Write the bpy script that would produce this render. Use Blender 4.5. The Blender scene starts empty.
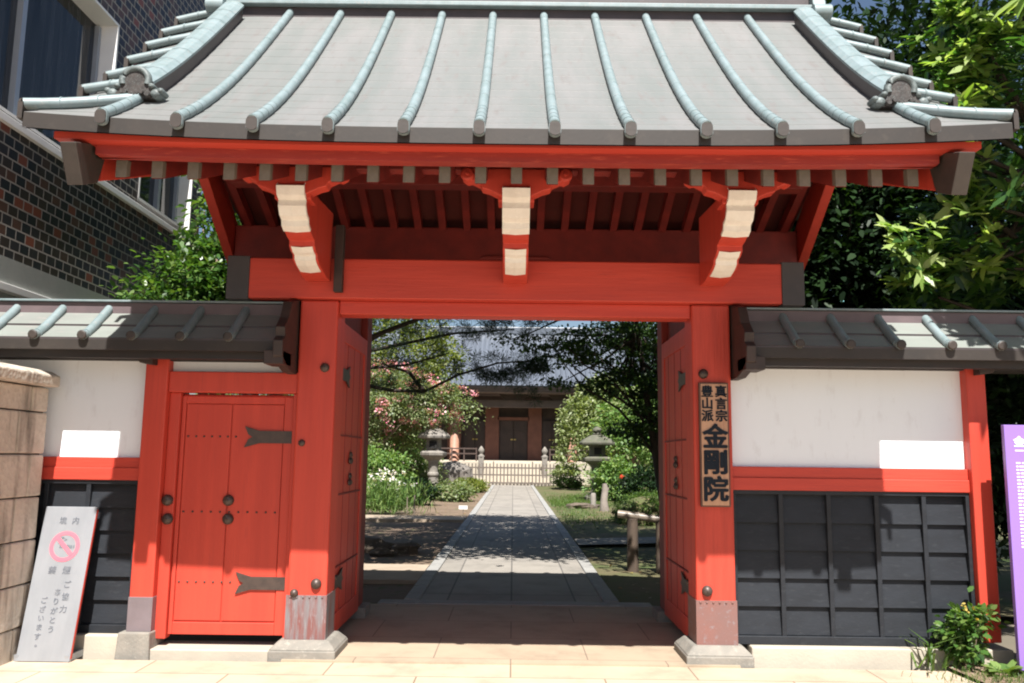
import bpy, math, random
import numpy as np
from mathutils import Vector, Matrix
R = math.radians
SC = bpy.context.scene
COL = SC.collection
rng = np.random.default_rng(7)
random.seed(7)

# ------------------------------------------------------------------ camera
cd = bpy.data.cameras.new("camera")
cam = bpy.data.objects.new("camera", cd)
COL.objects.link(cam)
cd.sensor_width = 36.0
cd.lens = 36.0 * 840 / 1024
cd.clip_start = 0.05
cd.clip_end = 1500
_p, _phi, _yaw = math.atan(116 / 840), 0.0125, 0.0030
_F = Vector((0, math.cos(_p), math.sin(_p))); _R0 = Vector((1, 0, 0)); _U0 = Vector((0, -math.sin(_p), math.cos(_p)))
_Rv = _R0 * math.cos(_phi) + _U0 * math.sin(_phi); _U = _U0 * math.cos(_phi) - _R0 * math.sin(_phi)
_M = Matrix((( _Rv.x, _U.x, -_F.x), (_Rv.y, _U.y, -_F.y), (_Rv.z, _U.z, -_F.z)))
cam.matrix_world = Matrix.Translation((0, -6.8, 1.55)) @ (Matrix.Rotation(_yaw, 3, 'Z') @ _M).to_4x4()
SC.camera = cam

# ------------------------------------------------------------------ sky and sun
SUN = Vector((0.15, -1.87, 2.85)).normalized()      # towards the sun
el = math.asin(SUN.z); az = math.atan2(SUN.x, SUN.y)
w = bpy.data.worlds.new("World"); SC.world = w; w.use_nodes = True
nt = w.node_tree
bg = nt.nodes["Background"]
sky = nt.nodes.new("ShaderNodeTexSky"); sky.sky_type = 'NISHITA'; sky.sun_disc = False
sky.sun_elevation = el; sky.sun_rotation = az
sky.air_density = 1.0; sky.dust_density = 1.5; sky.ozone_density = 1.0
nt.links.new(sky.outputs[0], bg.inputs[0])
bg.inputs[1].default_value = 0.052
sl = bpy.data.lights.new("sun", 'SUN'); sl.energy = 5.0; sl.angle = R(0.53); sl.color = (1.0, 0.965, 0.91)
so = bpy.data.objects.new("sun", sl); COL.objects.link(so)
so.rotation_euler = (-SUN).to_track_quat('-Z', 'Y').to_euler(); so.location = (3, -10, 20)
vs = SC.view_settings
vs.view_transform = 'Standard'; vs.look = 'None'; vs.gamma = 1.0; vs.use_curve_mapping = False
vs.exposure = 1.15
SC.cycles.max_bounces = 8; SC.cycles.diffuse_bounces = 5; SC.cycles.transparent_max_bounces = 8
SC.cycles.use_denoising = True; SC.cycles.filter_width = 2.0
SC.cycles.sample_clamp_indirect = 6

# ------------------------------------------------------------------ materials
def nodes(name):
    m = bpy.data.materials.new(name); m.use_nodes = True
    t = m.node_tree; b = t.nodes["Principled BSDF"]
    return m, t, b
def nd(t, typ, **kw):
    n = t.nodes.new(typ)
    for k, v in kw.items():
        if hasattr(n, k): setattr(n, k, v)
        else: n.inputs[k].default_value = v
    return n
def ramp(t, fac, stops, interp='LINEAR'):
    n = t.nodes.new("ShaderNodeValToRGB"); n.color_ramp.interpolation = interp
    e = n.color_ramp.elements
    while len(e) < len(stops): e.new(0.5)
    for i, (p, c) in enumerate(stops):
        e[i].position = p; e[i].color = (*c, 1) if len(c) == 3 else c
    t.links.new(fac, n.inputs[0]); return n
def mixc(t, fac, a, b, mode='MIX'):
    n = t.nodes.new("ShaderNodeMix"); n.data_type = 'RGBA'; n.blend_type = mode
    for sock, v in ((n.inputs[0], fac), (n.inputs[6], a), (n.inputs[7], b)):
        if hasattr(v, 'links'): t.links.new(v, sock)
        elif isinstance(v, (int, float)): sock.default_value = v
        else: sock.default_value = (*v, 1)
    return n.outputs[2]
def objcoord(t, scale=(1, 1, 1)):
    c = t.nodes.new("ShaderNodeTexCoord"); mp = t.nodes.new("ShaderNodeMapping")
    mp.inputs['Scale'].default_value = scale
    t.links.new(c.outputs['Object'], mp.inputs[0]); return mp.outputs[0]
def bump(t, b, h, strength=0.3, dist=0.01):
    n = t.nodes.new("ShaderNodeBump"); n.inputs['Strength'].default_value = strength; n.inputs['Distance'].default_value = dist
    t.links.new(h, n.inputs['Height']); t.links.new(n.outputs[0], b.inputs['Normal'])
def M(name, c1, c2=None, rough=0.6, scale=3.0, stretch=(1, 1, 1), c3=None, bump_s=0.15, bump_scale=40.0, metal=0.0, detail=6, spec=0.5, lo=.35, hi=.65):
    m, t, b = nodes(name)
    v = objcoord(t, stretch)
    n = nd(t, "ShaderNodeTexNoise", Scale=scale, Detail=detail, Roughness=0.6); t.links.new(v, n.inputs['Vector'])
    c2 = c2 or tuple(x * 0.75 for x in c1)
    rp = ramp(t, n.outputs[0], [(lo, c1), (hi, c2)]); out = rp.outputs[0]
    if c3:
        n3 = nd(t, "ShaderNodeTexNoise", Scale=scale * 4.3, Detail=4, Roughness=0.65); t.links.new(v, n3.inputs['Vector'])
        r3 = ramp(t, n3.outputs[0], [(0.56, (0, 0, 0)), (0.68, (1, 1, 1))])
        out = mixc(t, r3.outputs[0], out, c3)
    t.links.new(out, b.inputs['Base Color'])
    b.inputs['Roughness'].default_value = rough; b.inputs['Metallic'].default_value = metal
    b.inputs['Specular IOR Level'].default_value = spec
    if bump_s:
        nb = nd(t, "ShaderNodeTexNoise", Scale=bump_scale, Detail=3); t.links.new(v, nb.inputs['Vector'])
        bump(t, b, nb.outputs[0], bump_s)
    return m
def leafmat(name, cols, rough=0.45, trans=0.35, spec=0.4):
    m, t, b = nodes(name)
    g = t.nodes.new("ShaderNodeNewGeometry")
    n = len(cols)
    rp = ramp(t, g.outputs['Random Per Island'], [((i + 0.5) / n, c) for i, c in enumerate(cols)])
    t.links.new(rp.outputs[0], b.inputs['Base Color'])
    b.inputs['Roughness'].default_value = rough; b.inputs['Specular IOR Level'].default_value = spec
    tr = t.nodes.new("ShaderNodeBsdfTranslucent")
    tc = mixc(t, 1.0, rp.outputs[0], (1.5, 1.6, 0.6), 'MULTIPLY'); t.links.new(tc, tr.inputs[0])
    mx = t.nodes.new("ShaderNodeMixShader"); mx.inputs[0].default_value = trans
    t.links.new(b.outputs[0], mx.inputs[1]); t.links.new(tr.outputs[0], mx.inputs[2])
    t.links.new(mx.outputs[0], t.nodes["Material Output"].inputs[0])
    return m

RED = M("vermilion lacquer", (0.54, 0.060, 0.036), (0.47, 0.050, 0.031), rough=0.48, scale=1.6, stretch=(7, 7, .35), c3=(0.47, 0.053, 0.034), bump_s=0.10, bump_scale=11, spec=.35)
REDH = M("vermilion lacquer on beams", (0.54, 0.060, 0.036), (0.46, 0.049, 0.031), rough=0.48, scale=2.0, stretch=(.4, 7, 7), c3=(0.44, 0.050, 0.034), bump_s=0.18, bump_scale=10, spec=.35)
REDW = M("vermilion lacquer on end grain", (0.54, 0.065, 0.040), (0.42, 0.050, 0.032), rough=0.5, scale=3, stretch=(5, 5, .35), c3=(0.48, 0.055, 0.033), bump_s=0.35, bump_scale=14, spec=.3)
DRED = M("shade darkened red timber", (0.22, 0.020, 0.014), (0.15, 0.014, 0.011), rough=0.6, scale=2.5, stretch=(2, 2, 2))  # red lowered so the colour carries the shade under the roof
FRED = M("shade darkened eave red", (0.31, 0.031, 0.022), (0.25, 0.026, 0.019), rough=0.55, scale=2.5, stretch=(.6, 4, 6), c3=(0.44, 0.075, 0.045), bump_s=.1)  # beam red made darker, shade below the eave put into the colour
SOFT = M("shade darkened soffit boards", (0.115, 0.015, 0.011), (0.085, 0.012, 0.009), rough=0.8, scale=3)  # soffit shade is painted in by this deeper red
COPR = M("weathered copper sheet", (0.178, 0.174, 0.172), (0.140, 0.150, 0.145), rough=0.5, scale=1.5, stretch=(2.6, .55, .55), c3=(0.150, 0.140, 0.135), bump_s=0.05, spec=.6)
COPG = M("green copper rib", (0.20, 0.255, 0.27), (0.15, 0.20, 0.205), rough=0.5, scale=9, c3=(0.23, 0.245, 0.245), bump_s=0.05, spec=.6)
COPB = M("brown copper edge", (0.029, 0.022, 0.018), (0.021, 0.017, 0.0145), rough=0.6, scale=3, c3=(0.034, 0.027, 0.022), bump_s=.05)
COPV = M("dark violet copper", (0.065, 0.05, 0.052), (0.045, 0.036, 0.038), rough=0.5, scale=4, bump_s=.05)
CAPG = M("grey copper end cap", (0.042, 0.031, 0.026), (0.030, 0.024, 0.020), rough=0.55, scale=9, bump_s=.08)
RCAP = M("grey rafter cap", (0.17, 0.15, 0.12), (0.13, 0.115, 0.092), rough=0.6, scale=14, bump_s=.08)
BARGE = M("barge end copper", (0.062, 0.050, 0.043), (0.046, 0.038, 0.033), rough=0.55, scale=6, bump_s=.08)
ONIG = M("grey green ornament copper", (0.15, 0.18, 0.18), (0.07, 0.085, 0.085), rough=0.55, scale=14, c3=(0.05, 0.045, 0.04), bump_s=.3)
ONI = M("dark copper ornament", (0.055, 0.045, 0.04), (0.03, 0.026, 0.024), rough=0.5, scale=22, c3=(0.10, 0.115, 0.11), bump_s=.3)
WROOF = M("wing copper sheet", (0.205, 0.225, 0.205), (0.175, 0.185, 0.172), rough=0.55, scale=2.2, stretch=(.6, 2, 2), c3=(0.215, 0.205, 0.195), bump_s=.05)
WVIO = M("pinkish copper ridge", (0.13, 0.095, 0.10), (0.10, 0.075, 0.08), rough=0.55, scale=5, bump_s=.05)
DARKW = M("shade blackened soffit wood", (0.018, 0.016, 0.016), (0.028, 0.02, 0.018), rough=0.6, scale=6, stretch=(1, 1, 4))  # near black stands for the shadow under the side wall eaves
DBRN = M("dark brown carved wood", (0.045, 0.028, 0.024), (0.025, 0.018, 0.016), rough=0.6, scale=7)
BLACKP = M("black painted boards", (0.021, 0.024, 0.030), (0.016, 0.018, 0.022), rough=0.5, scale=3, stretch=(1, 1, 3), c3=(0.026, 0.029, 0.034), bump_s=.1, spec=.28)
WHITE = M("white plaster", (0.80, 0.845, 0.89), (0.78, 0.825, 0.87), rough=0.85, scale=1.5, stretch=(2, 2, .7), c3=(.735, .77, .81), bump_s=.12, bump_scale=45)
WPAINT = M("white painted carving", (0.80, 0.77, 0.71), (0.72, 0.68, 0.62), rough=0.7, scale=9, c3=(0.82, 0.78, 0.72), bump_s=.2)
IRON = M("brown iron fitting", (0.085, 0.06, 0.05), (0.055, 0.042, 0.037), rough=0.45, scale=15, bump_s=.1, metal=.3)
CLADL = M("streaked copper cladding", (0.20, 0.085, 0.08), (0.20, 0.19, 0.20), rough=0.45, scale=7, stretch=(3, 3, .4), c3=(0.25, 0.22, 0.23), bump_s=.1, metal=.2, lo=.4, hi=.6)
CLADR = M("red brown copper cladding", (0.235, 0.115, 0.10), (0.21, 0.12, 0.11), rough=0.45, scale=5, c3=(0.24, 0.20, 0.21), bump_s=.1, metal=.2)
CLADG = M("violet grey copper cladding", (0.20, 0.165, 0.18), (0.17, 0.14, 0.15), rough=0.45, scale=5, bump_s=.1, metal=.2)
STONE = M("plinth stone", (0.24, 0.22, 0.19), (0.18, 0.17, 0.15), rough=0.85, scale=6, c3=(0.28, 0.26, 0.225), bump_s=.35)
LSTONE = M("pale lantern stone", (0.25, 0.225, 0.195), (0.16, 0.145, 0.13), rough=0.9, scale=3, c3=(0.29, 0.265, 0.235), bump_s=.4, bump_scale=18)
ROCK = M("garden rock", (0.19, 0.17, 0.155), (0.11, 0.10, 0.09), rough=0.9, scale=2.5, c3=(0.23, 0.20, 0.18), bump_s=.5, bump_scale=12)
BARK = M("brown bark", (0.06, 0.045, 0.034), (0.035, 0.027, 0.022), rough=0.9, scale=8, stretch=(3, 3, .6), bump_s=.6, bump_scale=14)
BARKP = M("smooth pale bark", (0.20, 0.14, 0.10), (0.14, 0.10, 0.08), rough=0.8, scale=6, bump_s=.3)
SOIL = M("garden soil", (0.18, 0.125, 0.085), (0.13, 0.09, 0.06), rough=0.95, scale=0.9, c3=(0.085, 0.095, 0.035), bump_s=.5, bump_scale=18)
EARTH = M("bed earth", (0.24, 0.165, 0.115), (0.17, 0.115, 0.08), rough=0.95, scale=5, c3=(0.27, 0.20, 0.15), bump_s=.6, bump_scale=22)
FIELD = M("ground earth", (0.16, 0.13, 0.10), (0.11, 0.10, 0.07), rough=0.95, scale=.3, bump_s=.3)
MOSS = M("mossy earth", (0.055, 0.085, 0.018), (0.12, 0.09, 0.05), rough=0.95, scale=.8, c3=(0.15, 0.11, 0.06), bump_s=.5, bump_scale=25)
KERB = M("kerb stone", (0.30, 0.295, 0.28), (0.24, 0.235, 0.225), rough=0.85, scale=2, c3=(0.34, 0.33, 0.31), bump_s=.3)
PALE = M("pale concrete", (0.30, 0.31, 0.29), (0.25, 0.265, 0.25), rough=0.8, scale=2, bump_s=.1)
TRIMW = M("white painted trim", (0.75, 0.74, 0.72), (0.68, 0.67, 0.66), rough=0.5, scale=3, bump_s=.03)
ALU = M("aluminium frame", (0.42, 0.45, 0.50), (0.38, 0.41, 0.46), rough=0.35, scale=3, metal=.4, bump_s=0)
TWOOD = M("temple red brown wood", (0.26, 0.105, 0.07), (0.20, 0.08, 0.055), rough=0.6, scale=2)
TDARK = M("temple dark timber", (0.085, 0.055, 0.045), (0.06, 0.04, 0.034), rough=0.6, scale=2)
TEAVE = M("temple eave timber", (0.17, 0.125, 0.11), (0.13, 0.10, 0.09), rough=0.6, scale=2)
TROOF = M("blue grey metal roof", (0.115, 0.13, 0.16), (0.095, 0.11, 0.135), rough=0.4, scale=1, bump_s=.05)
CREAM = M("cream stone steps", (0.46, 0.41, 0.33), (0.38, 0.34, 0.28), rough=0.85, scale=2, bump_s=.2)
GOLD = M("brass handle", (0.7, 0.5, 0.18), rough=0.35, metal=.8, bump_s=0)
PURPLE = M("purple sign panel", (0.26, 0.15, 0.50), (0.25, 0.145, 0.485), rough=0.4, scale=1, bump_s=0)
SIGNM = M("brushed metal sign", (0.40, 0.42, 0.45), (0.34, 0.36, 0.39), rough=0.42, scale=2, stretch=(3, 3, .6), bump_s=.03, metal=.55)
PINK = M("pink sign paint", (0.62, 0.13, 0.18), (0.58, 0.16, 0.20), rough=0.5, bump_s=0)
INKG = M("faded grey ink", (0.10, 0.11, 0.13), (0.17, 0.18, 0.20), rough=0.6, scale=30, bump_s=0)
INKB = M("blue black ink", (0.007, 0.011, 0.019), (0.010, 0.016, 0.025), rough=0.6, spec=.2, scale=20, bump_s=0)
BOARD = M("name board wood", (0.52, 0.30, 0.18), (0.42, 0.22, 0.13), rough=0.5, scale=3, stretch=(6, 6, .5), c3=(0.58, 0.36, 0.23), bump_s=.15)
BOARDE = M("name board edge", (0.12, 0.06, 0.04), rough=0.5, bump_s=.1)
INKW = M("white sign lettering", (0.85, 0.83, 0.88), rough=0.5, bump_s=0)
WOODP = M("weathered post wood", (0.10, 0.07, 0.05), (0.06, 0.042, 0.032), rough=0.85, scale=4, stretch=(3, 3, .6), bump_s=.4, bump_scale=20)
BAMB = M("grey bamboo rail", (0.22, 0.18, 0.14), (0.15, 0.12, 0.095), rough=0.4, scale=4, bump_s=.1)
FENCEM = M("dark fence bars", (0.15, 0.12, 0.10), (0.11, 0.09, 0.075), rough=0.6)
TEAL = M("teal copper roof", (0.16, 0.36, 0.36), (0.13, 0.30, 0.31), rough=0.5, scale=1)
BLACKV = M("shade black opening", (0.012, 0.011, 0.010), rough=0.9, bump_s=0)
CURT = M("curtain cloth", (0.16, 0.17, 0.19), (0.10, 0.105, 0.12), rough=0.9, scale=5, stretch=(9, 9, .3), bump_s=0)
def glass():
    m, t, b = nodes("window glass")
    b.inputs['Base Color'].default_value = (0.02, 0.025, 0.03, 1); b.inputs['Roughness'].default_value = 0.04
    b.inputs['Specular IOR Level'].default_value = 0.35
    v = objcoord(t, (1, 5, .35)); n = nd(t, "ShaderNodeTexNoise", Scale=2.2, Detail=4); t.links.new(v, n.inputs['Vector'])
    rp = ramp(t, n.outputs[0], [(.35, (.006, .007, .008)), (.7, (.045, .048, .055))]); t.links.new(rp.outputs[0], b.inputs['Base Color'])
    bump(t, b, n.outputs[0], .03, .02)
    return m
GLASS = glass()
def brickmat():
    m, t, b = nodes("glazed brick tile")
    c = t.nodes.new("ShaderNodeTexCoord"); sp = t.nodes.new("ShaderNodeSeparateXYZ"); cb = t.nodes.new("ShaderNodeCombineXYZ")
    t.links.new(c.outputs['Object'], sp.inputs[0])
    ad = nd(t, "ShaderNodeMath", operation='ADD'); t.links.new(sp.outputs[0], ad.inputs[0]); t.links.new(sp.outputs[1], ad.inputs[1])
    t.links.new(ad.outputs[0], cb.inputs[0]); t.links.new(sp.outputs[2], cb.inputs[1])
    br = t.nodes.new("ShaderNodeTexBrick"); t.links.new(cb.outputs[0], br.inputs['Vector'])
    br.inputs['Color1'].default_value = (0, 0, 0, 1); br.inputs['Color2'].default_value = (1, 1, 1, 1)
    br.inputs['Scale'].default_value = 1.0; br.inputs['Mortar Size'].default_value = 0.008; br.inputs['Mortar Smooth'].default_value = 0.1
    br.inputs['Brick Width'].default_value = 0.152; br.inputs['Row Height'].default_value = 0.102
    pal = ramp(t, br.outputs['Color'], [(0, (.017, .017, .026)), (.28, (.026, .022, .029)), (.5, (.034, .024, .025)), (.66, (.058, .034, .031)), (.80, (.085, .042, .034)), (.92, (.17, .05, .034))], 'CONSTANT')
    col = mixc(t, br.outputs['Fac'], pal.outputs[0], (.27, .25, .225))
    t.links.new(col, b.inputs['Base Color'])
    rr = ramp(t, br.outputs['Fac'], [(0, (.4,) * 3), (1, (.9,) * 3)]); t.links.new(rr.outputs[0], b.inputs['Roughness']); b.inputs['Specular IOR Level'].default_value = .3
    inv = nd(t, "ShaderNodeMath", operation='SUBTRACT'); inv.inputs[0].default_value = 1; t.links.new(br.outputs['Fac'], inv.inputs[1])
    bump(t, b, inv.outputs[0], .5, .006)
    return m
BRICK = brickmat()
def pavemat(name, bw, rh, c1, c2, joint, jsize=.006, offset=.5, rough=.8, rot=0.0, stain=None):
    m, t, b = nodes(name)
    c = t.nodes.new("ShaderNodeTexCoord"); mp = t.nodes.new("ShaderNodeMapping"); mp.inputs['Rotation'].default_value = (0, 0, rot)
    t.links.new(c.outputs['Object'], mp.inputs[0])
    br = t.nodes.new("ShaderNodeTexBrick"); t.links.new(mp.outputs[0], br.inputs['Vector'])
    br.offset = offset
    br.inputs['Color1'].default_value = (*c1, 1); br.inputs['Color2'].default_value = (*c2, 1); br.inputs['Mortar'].default_value = (*joint, 1)
    br.inputs['Scale'].default_value = 1; br.inputs['Mortar Size'].default_value = jsize; br.inputs['Mortar Smooth'].default_value = .3
    br.inputs['Brick Width'].default_value = bw; br.inputs['Row Height'].default_value = rh
    n = nd(t, "ShaderNodeTexNoise", Scale=1.7, Detail=8, Roughness=.65); t.links.new(mp.outputs[0], n.inputs['Vector'])
    rp = ramp(t, n.outputs[0], [(.28, (.66,) * 3), (.5, (.97,) * 3), (.75, (1.1,) * 3)])
    col = mixc(t, 1.0, br.outputs['Color'], rp.outputs[0], 'MULTIPLY')
    t.links.new(col, b.inputs['Base Color']); b.inputs['Roughness'].default_value = rough
    n2 = nd(t, "ShaderNodeTexNoise", Scale=60, Detail=3); t.links.new(mp.outputs[0], n2.inputs['Vector'])
    bump(t, b, n2.outputs[0], .2, .006)
    return m
PAVE = pavemat("tan forecourt paving", 1.35, .50, (.42, .33, .24), (.47, .375, .28), (.20, .15, .105), .007)
PATHM = pavemat("grey path slabs", 1.55, .70, (.235, .215, .19), (.275, .25, .22), (.12, .11, .10), .012, offset=.0, rot=R(90))
SLAB = pavemat("threshold slabs", 1.2, .75, (.36, .28, .20), (.38, .30, .22), (.2, .15, .11), .006)
def stonewallmat():
    m, t, b = nodes("rough cut tuff blocks")
    v = objcoord(t)
    n = nd(t, "ShaderNodeTexNoise", Scale=2.2, Detail=8, Roughness=.7); t.links.new(v, n.inputs['Vector'])
    rp = ramp(t, n.outputs[0], [(.35, (.47, .41, .34)), (.5, (.55, .49, .41)), (.68, (.38, .33, .27))])
    v2 = objcoord(t, (6, 6, .8)); n2 = nd(t, "ShaderNodeTexNoise", Scale=1.1, Detail=6); t.links.new(v2, n2.inputs['Vector'])
    st = ramp(t, n2.outputs[0], [(.54, (0, 0, 0)), (.70, (.75,) * 3)])
    col = mixc(t, st.outputs[0], rp.outputs[0], (.085, .07, .055))
    t.links.new(col, b.inputs['Base Color']); b.inputs['Roughness'].default_value = .95
    n3 = nd(t, "ShaderNodeTexVoronoi", Scale=26); t.links.new(v, n3.inputs['Vector'])
    bump(t, b, n3.outputs[0], .5, .012)
    return m
TUFF = stonewallmat()

L_DARK = leafmat("shade deepened evergreen leaves", [(.006, .014, .006), (.009, .021, .008), (.013, .030, .010), (.020, .044, .014)], trans=.2, spec=.15)  # leaf colours lowered in place of shade from a tree overhead
L_BIG = leafmat("glossy broad leaves", [(.022, .062, .016), (.045, .115, .028), (.08, .17, .042), (.14, .25, .07)], rough=.32, trans=.4, spec=.6)
L_BUSH = leafmat("shrub leaves", [(.035, .085, .02), (.055, .13, .028), (.085, .17, .035), (.13, .20, .05)], rough=.35, trans=.35, spec=.6)
L_PINE = leafmat("pine needles", [(.016, .040, .020), (.024, .055, .028), (.035, .07, .034)], trans=.15)
L_MAPLE = leafmat("maple leaves", [(.022, .050, .012), (.034, .072, .016), (.055, .10, .022)], trans=.35)
L_LIGHT = leafmat("pale weeping leaves", [(.20, .25, .10), (.26, .30, .14), (.32, .34, .19), (.15, .20, .07)], trans=.4)
L_MID = leafmat("garden leaves", [(.085, .165, .045), (.125, .225, .06), (.17, .27, .075), (.22, .30, .10)], trans=.35)
L_MYR = leafmat("myrtle leaves", [(.11, .16, .065), (.155, .205, .085), (.20, .245, .11), (.25, .27, .15)], trans=.35)
L_YEL = leafmat("yellow green leaves", [(.10, .14, .025), (.15, .18, .035), (.19, .21, .05)], trans=.4)
L_FLW = leafmat("pink blossom", [(.66, .32, .37), (.72, .44, .47), (.70, .20, .32)], trans=.3)
L_WHT = leafmat("white petals", [(.75, .75, .75), (.82, .80, .84), (.80, .66, .74)], trans=.3)
L_GRASS = leafmat("grass blades", [(.05, .10, .02), (.08, .14, .03), (.11, .17, .035)], trans=.35)
L_REDF = leafmat("red petals", [(.65, .05, .02), (.72, .10, .05)], trans=.3)

# ------------------------------------------------------------------ mesh helpers
WLOC = {}
class MB:
    def __init__(s): s.v = []; s.f = []; s.mi = []; s.sm = []
    def add(s, vs, fs, mi=0, smooth=False):
        o = len(s.v); s.v += [tuple(map(float, v)) for v in vs]
        for f in fs: s.f.append([o + i for i in f]); s.mi.append(mi); s.sm.append(smooth)
        return s
    def box(s, x0, x1, y0, y1, z0, z1, mi=0):
        vs = [(x0, y0, z0), (x1, y0, z0), (x1, y1, z0), (x0, y1, z0), (x0, y0, z1), (x1, y0, z1), (x1, y1, z1), (x0, y1, z1)]
        return s.add(vs, [(0, 3, 2, 1), (4, 5, 6, 7), (0, 1, 5, 4), (1, 2, 6, 5), (2, 3, 7, 6), (3, 0, 4, 7)], mi)
    def frustum(s, x0, x1, y0, y1, z0, z1, inset, mi=0):
        i = inset
        vs = [(x0, y0, z0), (x1, y0, z0), (x1, y1, z0), (x0, y1, z0), (x0 + i, y0 + i, z1), (x1 - i, y0 + i, z1), (x1 - i, y1 - i, z1), (x0 + i, y1 - i, z1)]
        return s.add(vs, [(0, 3, 2, 1), (4, 5, 6, 7), (0, 1, 5, 4), (1, 2, 6, 5), (2, 3, 7, 6), (3, 0, 4, 7)], mi)
    def prism(s, pts, axis, a, b, mi=0):
        # pts: outline in the two other axes (in order), extruded along axis from a to b
        def mk(p, t):
            if axis == 0: return (t, p[0], p[1])
            if axis == 1: return (p[0], t, p[1])
            return (p[0], p[1], t)
        n = len(pts); vs = [mk(p, a) for p in pts] + [mk(p, b) for p in pts]
        fs = [tuple(range(n))[::-1], tuple(range(n, 2 * n))] + [(i, (i + 1) % n, n + (i + 1) % n, n + i) for i in range(n)]
        return s.add(vs, fs, mi)
    def tube(s, path, rad, n=8, mi=0, caps=True, smooth=True, flat_z=1.0):
        P = [Vector(p) for p in path]
        if not hasattr(rad, '__len__'): rad = [rad] * len(P)
        rings = []; ref = Vector((0.013, 0.021, 1))
        for i, p in enumerate(P):
            d = (P[min(i + 1, len(P) - 1)] - P[max(i - 1, 0)])
            if d.length < 1e-9: d = Vector((0, 0, 1))
            d.normalize()
            r0 = ref if abs(d.dot(ref.normalized())) < .95 else Vector((1, .02, .01))
            a = d.cross(r0).normalized(); b = a.cross(d).normalized()
            rings.append([p + (a * math.cos(2 * math.pi * k / n) + b * math.sin(2 * math.pi * k / n) * flat_z) * rad[i] for k in range(n)])
        vs = [v for r in rings for v in r]; fs = []
        for i in range(len(P) - 1):
            for k in range(n): fs.append((i * n + k, i * n + (k + 1) % n, (i + 1) * n + (k + 1) % n, (i + 1) * n + k))
        s.add(vs, fs, mi, smooth)
        if caps:
            s.add(rings[0], [tuple(range(n))[::-1]], mi); s.add(rings[-1], [tuple(range(n))], mi)
        return s
    def lathe(s, prof, c=(0, 0, 0), n=12, axis=2, mi=0, smooth=True, rot=0.0, sq=1.0):
        vs = []; fs = []
        for r, h in prof:
            for k in range(n):
                a = 2 * math.pi * k / n + rot; u, v = r * math.cos(a), r * math.sin(a) * sq
                if axis == 2: vs.append((c[0] + u, c[1] + v, c[2] + h))
                elif axis == 1: vs.append((c[0] + u, c[1] + h, c[2] + v))
                else: vs.append((c[0] + h, c[1] + u, c[2] + v))
        m = len(prof)
        for i in range(m - 1):
            for k in range(n): fs.append((i * n + k, i * n + (k + 1) % n, (i + 1) * n + (k + 1) % n, (i + 1) * n + k))
        s.add(vs, fs, mi, smooth)
        s.add(vs[:n], [tuple(range(n))[::-1]], mi); s.add(vs[-n:], [tuple(range(n))], mi)
        return s
    def grid(s, fn, nu, nv, mi=0, smooth=False):
        vs = [fn(i / nu, j / nv) for j in range(nv + 1) for i in range(nu + 1)]
        fs = [(j * (nu + 1) + i, j * (nu + 1) + i + 1, (j + 1) * (nu + 1) + i + 1, (j + 1) * (nu + 1) + i) for j in range(nv) for i in range(nu)]
        return s.add(vs, fs, mi, smooth)
    def build(s, name, mats, parent=None, bev=0.0, loc=None, fixn=True, seg=2):
        me = bpy.data.meshes.new(name)
        off = WLOC[parent.name] if parent is not None else (loc or (0, 0, 0))
        me.from_pydata([(v[0] - off[0], v[1] - off[1], v[2] - off[2]) for v in s.v], [], s.f)
        if not isinstance(mats, (list, tuple)): mats = [mats]
        for m in mats: me.materials.append(m)
        me.polygons.foreach_set('material_index', s.mi); me.polygons.foreach_set('use_smooth', s.sm)
        me.update()
        if fixn:
            import bmesh
            bm = bmesh.new(); bm.from_mesh(me); bmesh.ops.recalc_face_normals(bm, faces=bm.faces); bm.to_mesh(me); bm.free()
        o = bpy.data.objects.new(name, me); COL.objects.link(o)
        if parent is not None: o.parent = parent; WLOC[o.name] = off
        else: o.location = off; WLOC[o.name] = tuple(off)
        if bev:
            b = o.modifiers.new("bevel", 'BEVEL'); b.width = bev; b.segments = seg; b.limit_method = 'ANGLE'; b.angle_limit = R(40)
        return o
def thing(name, label, cat, loc, group=None):
    o = bpy.data.objects.new(name, None); COL.objects.link(o); o.location = loc; o.empty_display_size = .2
    WLOC[o.name] = tuple(loc); tag(o, label, cat, group); return o
def tag(o, label, cat, group=None):
    o["label"] = label; o["category"] = cat
    if group: o["group"] = group
    return o
def struct(name, mb, m, **k):
    o = mb.build(name, m, **k); o["kind"] = "structure"; return o
def copy_tree(o, parent=None):
    c = o.copy(); COL.objects.link(c)
    if parent is not None: c.parent = parent
    for ch in list(o.children): copy_tree(ch, c)
    return c
def lerp(a, b, t): return a + (b - a) * t
def interp(x, xs, ys): return float(np.interp(x, xs, ys))

def npmesh(name, V, faces_n, mats, parent=None, mi=None, smooth=False, loc=(0, 0, 0)):
    """V: (F, k, 3) one polygon of k corners per row."""
    V = np.asarray(V, dtype=np.float32); F, k, _ = V.shape
    off = WLOC[parent.name] if parent is not None else loc
    V = V - np.array(off, dtype=np.float32)
    me = bpy.data.meshes.new(name)
    me.vertices.add(F * k); me.vertices.foreach_set('co', V.reshape(-1))
    me.loops.add(F * k); me.loops.foreach_set('vertex_index', np.arange(F * k, dtype=np.int32))
    me.polygons.add(F); me.polygons.foreach_set('loop_start', np.arange(0, F * k, k, dtype=np.int32))
    try: me.polygons.foreach_set('loop_total', np.full(F, k, dtype=np.int32))
    except Exception: pass
    for m in (mats if isinstance(mats, (list, tuple)) else [mats]): me.materials.append(m)
    me.update(calc_edges=True)
    if smooth: me.polygons.foreach_set('use_smooth', np.ones(F, dtype=bool))
    o = bpy.data.objects.new(name, me); COL.objects.link(o)
    if parent is not None: o.parent = parent; WLOC[o.name] = off
    else: o.location = off; WLOC[o.name] = tuple(off)
    return o
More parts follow.
